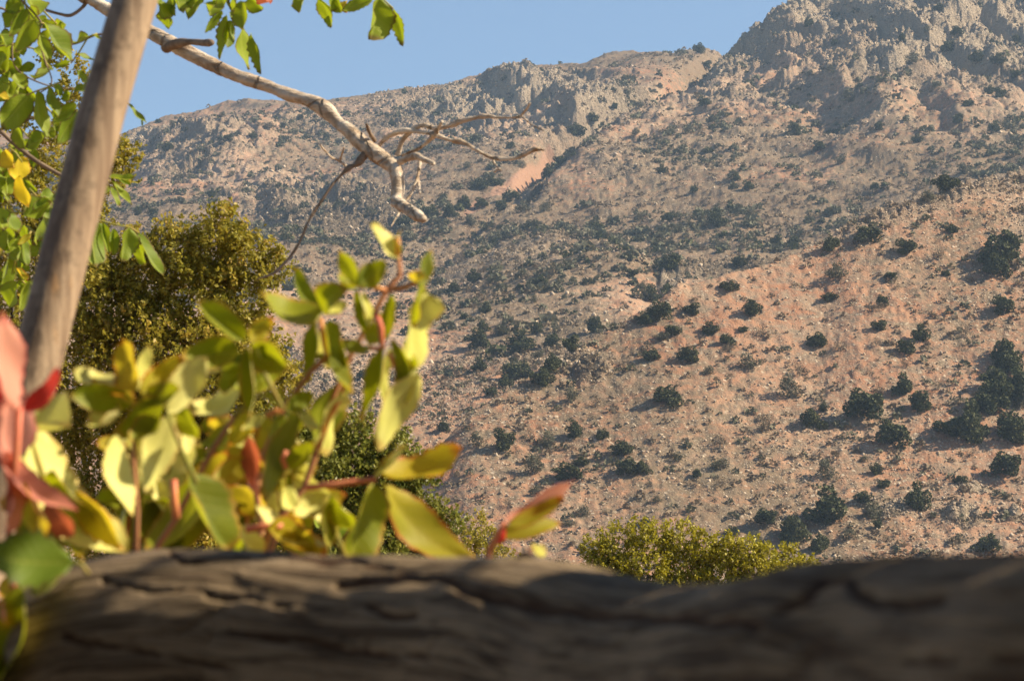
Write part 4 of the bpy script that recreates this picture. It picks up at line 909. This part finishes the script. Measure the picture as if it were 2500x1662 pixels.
wl('f', 0, 0, [(160, 1470, 350, 1370, 190, 'd', 'w'), (300, 1470, 230, 1640, 130, 's', 'w'), (10, 1430, 130, 1580, 110, 's', 'w'), (-30, 1400, 30, 1560, 110, 's', 'w'), (330, 1350, 220, 1420, 60, 'd', 'w'), (30, 1560, 60, 1700, 90, 'd', 'w')], 7.0, [(200, 1340), (160, 1440), (60, 1440)], 46)
wl('g', 0, 550, [(645, -30, 655, 285, 175, 's', 'w', {'fold': .15}), (875, 15, 825, 245, 145, 's', 'w', {'serr': .1}), (935, 55, 1110, 345, 85, 's', 'w'), (920, 110, 980, 275, 90, 'd', 'w'), (770, 20, 775, 215, 80, 'f', 'w'), (700, -20, 745, 200, 70, 'f', 'w')], 7.0, [(560, -40), (680, -30), (800, 0), (880, 15), (940, 50)], 47)
wl('h', 0, 550, [(165, 95, 185, 275, 64, 's', 'w'), (60, 210, 15, 435, 100, 's', 'w'), (120, 95, 30, 190, 80, 's', 'w'), (110, 380, 60, 560, 130, 'd', 'w'), (190, 370, 130, 590, 90, 's', 'w'), (30, 120, -30, 210, 90, 's', 'Y'), (130, 150, 120, 240, 70, 'd', 'w'), (110, 290, 185, 380, 40, 's', 'o'), (40, 260, 110, 330, 70, 'd', 'w'), (210, 60, 120, 130, 40, 's', 'o')], 7.0, [(210, 40), (160, 130), (110, 200), (80, 330)], 48)
wl('i', 0, 0, [(600, 245, 500, 300, 50, 't', 'w'), (690, 270, 630, 235, 40, 's', 'w'), (530, 368, 650, 412, 30, 't', 'w'), (475, 420, 365, 455, 45, 'd', 'w'), (520, 480, 600, 560, 50, 'f', 'w')], 7.2, [(660, 230), (600, 250), (530, 365), (480, 430)], 49)
wl('j', 0, 0, [(872, 705, 992, 832, 36, 's', 'w'), (958, 800, 962, 860, 14, 's', 'w')], 7.2, [(800, 640), (850, 690), (872, 705)], 50)
wl('k', 0, 0, [(760, 1230, 892, 1385, 50, 's', 'w'), (750, 1270, 810, 1400, 50, 's', 'w'), (740, 1200, 915, 1205, 46, 't', 'w'), (735, 1260, 700, 1310, 50, 's', 'w'), (770, 1180, 890, 1260, 40, 'f', 'w')], 7.3, [(640, 1180), (700, 1210), (755, 1235)], 51)
wl('l', 0, 0, [(1090, 0, 1125, 135, 110, 's', 'w'), (1130, 60, 1145, 200, 105, 'd', 'w'), (1180, -30, 1225, 75, 135, 's', 'w'), (1150, -20, 1190, 110, 60, 'd', 'w'), (1290, -20, 1240, 90, 80, 'd', 'w')], 7.2, [(1150, -120), (1120, -40), (1100, 0)], 52)
wl('m', 0, 0, [(1375, -10, 1275, 135, 90, 'd', 'w'), (1395, 20, 1430, 115, 112, 's', 'w'), (1505, 75, 1385, 225, 66, 's', 'w', {'serr': .2}), (1535, 100, 1488, 405, 85, 'd', 'w', {'serr': .15}), (1560, 140, 1540, 325, 85, 's', 'w'), (1640, 10, 1650, 205, 112, 'd', 'w', {'serr': .1}), (1640, 185, 1690, 475, 100, 's', 'w', {'fold': .12}), (1700, 225, 1768, 505, 86, 'd', 'w', {'serr': .15})], 7.2, [(1500, -120), (1540, 20), (1600, 130), (1640, 185)], 53)
wl('n', 0, 0, [(1690, -20, 1775, 75, 110, 'd', 'w'), (1560, 80, 1600, 180, 60, 's', 'w'), (1500, -30, 1520, 50, 80, 'd', 'w'), (1450, -30, 1440, 60, 70, 's', 'w'), (1580, -20, 1560, 60, 60, 's', 'w'), (1760, -30, 1830, 20, 60, 'd', 'b'), (1330, -30, 1300, 60, 90, 'd', 'w')], 7.2, [(1600, -120), (1590, -30), (1600, 60)], 54)
wl('o', 0, 0, [(2060, -10, 2018, 85, 80, 'd', 'w'), (2160, -20, 2245, 190, 90, 'd', 'w', {'serr': .1}), (2235, -20, 2255, 80, 76, 's', 'w'), (2310, 90, 2275, -20, 80, 'd', 'w'), (2340, 10, 2350, 90, 60, 'd', 'o')], 7.2, [(2100, -90), (2160, -30), (2230, -20)], 55)
wl('p', 825, 0, [(235, -10, 20, 75, 90, 's', 'w', {'serr': .1}), (285, -30, 220, 272, 205, 's', 'w', {'fold': .6, 'wide': .6}), (375, 60, 440, 315, 82, 'd', 'w', {'serr': .15})], 7.2, [(150, -60), (240, -20), (290, -20), (375, 60)], 56)

for kq in range(15):
    x0 = rq.uniform(-10, 150); y0 = [60, 160, 290, 350, 500, 590, 640, 520, 20, 110, 230, 420, 560, 700, 470][kq]; x0 = x0 if y0 < 600 else x0 * .5
    lv = []
    for _ in range(6):
        an = rq.uniform(-.6, 3.7); ll = rq.uniform(120, 250); ox = rq.uniform(-90, 90); oy = rq.uniform(-60, 60)
        xx = x0 * 2.7753 + ox; yy_ = y0 * 2.7753 + oy
        lv.append((xx, yy_, xx + math.cos(an) * ll * .6, yy_ + abs(math.sin(an)) * ll, rq.uniform(70, 120), rq.choice('sddf'), 'w'))
    wl('x', 0, 0, lv, 7.7, [((x0 - 40) * 2.7753, (y0 - 40) * 2.7753), (x0 * 2.7753, y0 * 2.7753)], 90 + kq)

# ---------------------------------------------------------------- shrubs with small leaves
def shrub(name, label, cat, lobes, d, leafpx, dens, mats, trunk_x, ground_z, clump=14, thick=1.0, seed=1, spread=2.2, twigs=True):
    r = np.random.default_rng(seed); base = P(trunk_x, 1350, d); base.z = ground_z
    e = empty(name, base); tag(e, label, cat)
    C = []; Tn = []; segs = []
    for li, (x, y, rp) in enumerate(lobes):
        c = np.array(P(x, y, d + r.uniform(-.6, .6) * PX(rp, d)))
        Rr = PX(rp, d)
        ncl = int(dens * rp * rp / clump)
        u = r.normal(size=(ncl, 3)); u /= np.linalg.norm(u, axis=1)[:, None]
        rad = Rr * (.35 + .68 * r.random(ncl) ** .45)
        rad *= .78 + .44 * vn(u[:, 0] * 2.4 + li * 3.3, u[:, 2] * 2.4 + u[:, 1], seed)
        cl = c + u * rad[:, None] * np.array([1, thick, 1])
        n = ncl * clump
        dirn = u * .6 + np.array([0, 0, .7]) + r.normal(size=(ncl, 3)) * .35; dirn /= np.linalg.norm(dirn, axis=1)[:, None]
        tpos = r.random((ncl, clump, 1)) * PX(leafpx, d) * spread * 2
        pts = cl[:, None, :] + dirn[:, None, :] * tpos + r.normal(size=(ncl, clump, 3)) * PX(leafpx, d) * .55
        C.append(pts.reshape(-1, 3))
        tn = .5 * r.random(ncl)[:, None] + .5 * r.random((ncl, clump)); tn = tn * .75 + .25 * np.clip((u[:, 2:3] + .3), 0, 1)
        Tn.append(tn.ravel())
        for i in range(0, ncl, 3): segs.append((c * .35 + cl[i] * .65, cl[i] + dirn[i] * PX(leafpx, d) * spread * 2))
    C = np.concatenate(C); Tn = np.concatenate(Tn)
    co, q = leaf_cards(C, np.full(len(C), PX(leafpx * 1.55, d)), r, jit=.7, aspect=.55)
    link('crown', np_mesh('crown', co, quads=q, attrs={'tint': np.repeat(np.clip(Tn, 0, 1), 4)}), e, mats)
    tp = []
    for i, (x, y, rp) in enumerate(sorted(lobes, key=lambda l: -l[2])[:5]):
        a = base + Vector((0, 0, 0)); b = P(x, y, d); m = a.lerp(b, .5) + Vector((0, 0, (b - a).length * -.05))
        rb = PX(7, d)
        tp.append(tube([a, a.lerp(m, .6), m, m.lerp(b, .6), b], [rb * 2.2, rb * 1.5, rb, rb * .7, rb * .4], 6))
    link('trunk', pm('trunk', join(tp)), e, M_TWIG2)
    if twigs:
        s = np.array([[a, b] for a, b in segs]); nn = len(s); w_ = PX(.9, d)
        off = np.array([(w_, 0, 0), (-w_ * .5, w_ * .8, 0), (-w_ * .5, -w_ * .8, 0)])
        co = np.concatenate([(s[:, 0, None] + off[None]), (s[:, 1, None] + off[None] * .5)], 1).reshape(-1, 3)
        b0 = np.arange(nn)[:, None, None] * 6; f = np.array([(0, 1, 4, 3), (1, 2, 5, 4), (2, 0, 3, 5)])
        link('twigs', np_mesh('twigs', co, quads=(b0 + f[None]).reshape(-1, 4)), e, M_TWIG2)
    return e
M_TWIG2 = simple_mat('thin_twigs', (.07, .05, .035), (.14, .105, .07), 20, .1, .002)
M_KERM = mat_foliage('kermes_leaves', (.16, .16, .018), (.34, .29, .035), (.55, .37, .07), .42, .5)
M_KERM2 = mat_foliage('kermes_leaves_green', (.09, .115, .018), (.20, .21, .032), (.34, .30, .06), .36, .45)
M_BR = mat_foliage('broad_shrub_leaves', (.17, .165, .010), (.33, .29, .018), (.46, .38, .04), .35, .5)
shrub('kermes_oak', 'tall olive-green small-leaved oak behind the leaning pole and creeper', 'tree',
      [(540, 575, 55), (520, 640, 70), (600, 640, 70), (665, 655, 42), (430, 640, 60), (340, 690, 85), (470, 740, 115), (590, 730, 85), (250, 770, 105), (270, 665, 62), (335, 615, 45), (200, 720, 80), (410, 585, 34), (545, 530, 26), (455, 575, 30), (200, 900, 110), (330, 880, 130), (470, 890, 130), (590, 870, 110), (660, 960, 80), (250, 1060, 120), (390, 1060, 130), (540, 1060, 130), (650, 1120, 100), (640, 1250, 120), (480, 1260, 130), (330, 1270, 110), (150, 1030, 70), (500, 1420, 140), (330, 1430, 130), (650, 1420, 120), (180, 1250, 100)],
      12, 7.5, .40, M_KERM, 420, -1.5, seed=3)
shrub('kermes_oak', 'tall olive-green small-leaved oak left of the leaning pole, behind walnut leaves', 'tree',
      [(195, 205, 40), (150, 150, 35), (185, 260, 36), (60, 430, 60), (120, 420, 50), (40, 520, 70), (110, 560, 60), (60, 650, 80), (310, 372, 24), (298, 420, 36), (322, 395, 26), (270, 450, 36), (80, 780, 90), (60, 900, 80), (30, 300, 40), (120, 340, 40), (220, 520, 50), (200, 640, 60)],
      11, 7.5, .32, M_KERM, -60, -1.5, seed=4, twigs=False)
shrub('kermes_oak', 'lower dark green oak seen through the creeper, just above the log', 'tree',
      [(850, 1140, 75), (770, 1150, 80), (940, 1190, 85), (1000, 1160, 50), (1050, 1150, 30), (900, 1280, 110), (1020, 1290, 80), (780, 1270, 110), (1090, 1290, 40), (900, 1420, 130), (1040, 1400, 90), (760, 1400, 120), (800, 1070, 50), (870, 1080, 55), (960, 1120, 55), (720, 1050, 60), (700, 1180, 90)],
      11, 7.5, .5, M_KERM2, 880, -1.5, seed=5)
shrub('brown_green_bush', 'small brownish-green bush behind the pink creeper tip', 'bush',
      [(1160, 1300, 42), (1190, 1330, 40), (1130, 1340, 45), (1170, 1400, 60), (1230, 1385, 40)], 22, 5, .35, M_KERM, 1170, -1.5, seed=6)
shrub('broad_shrub', 'rounded bright yellow-green shrub above the dip in the log', 'bush',
      [(1500, 1335, 50), (1460, 1350, 40), (1560, 1308, 36), (1610, 1315, 40), (1665, 1320, 42), (1720, 1345, 44), (1780, 1350, 42), (1830, 1350, 40), (1870, 1370, 36), (1925, 1365, 34), (1965, 1385, 26), (1990, 1400, 20), (1500, 1410, 60), (1580, 1400, 70), (1670, 1410, 70), (1760, 1410, 70), (1850, 1420, 60), (1930, 1420, 45), (1460, 1420, 50), (1540, 1480, 80), (1680, 1480, 90), (1820, 1480, 90)],
      38, 5.6, .62, M_BR, 1700, -3.2, clump=10, seed=7, spread=1.4)
sap = empty('sapling', tuple(P(830, 1700, 6) + Vector((0, 0, -2.2)))); tag(sap, 'thin sapling with round green leaves between creeper and log', 'plant')
stem(sap, [(840, 5200), (835, 1700), (815, 1400), (800, 1300), (772, 1235)], 6, 3, M_PET['green'])
leaf_part(sap, [(815, 1400), (840, 1330), (860, 1290)], 6, 2, 'green', [(722, 1268, 775, 1258, 28, 's', 'w'), (785, 1275, 805, 1330, 24, 's', 'w'), (812, 1275, 825, 1335, 34, 's', 'w'), (820, 1260, 860, 1280, 28, 'd', 'w'), (790, 1250, 770, 1225, 20, 's', 'w'), (800, 1330, 790, 1350, 26, 's', 'w'), (840, 1340, 870, 1350, 28, 's', 'w'), (765, 1245, 780, 1290, 24, 't', 'w')], 61)
# ================================================================ HAZE
hb = np.array([(-1500, -60, -30), (1500, -60, -30), (1500, 1950, -30), (-1500, 1950, -30), (-1500, -60, 560), (1500, -60, 560), (1500, 1950, 560), (-1500, 1950, 560)], float)
hm_ = np_mesh('haze', hb, quads=[(0, 3, 2, 1), (4, 5, 6, 7), (0, 1, 5, 4), (1, 2, 6, 5), (2, 3, 7, 6), (3, 0, 4, 7)])
kz = N('haze')
vol = kz.n('VolumePrincipled', {'Color': (.50, .72, 1.0, 1), 'Density': HAZE, 'Anisotropy': 0.2})
kz.t.links.new(vol.outputs[0], kz.out.inputs['Volume'])
hz = tag(link('haze', hm_, mat=kz.m), kind='stuff')
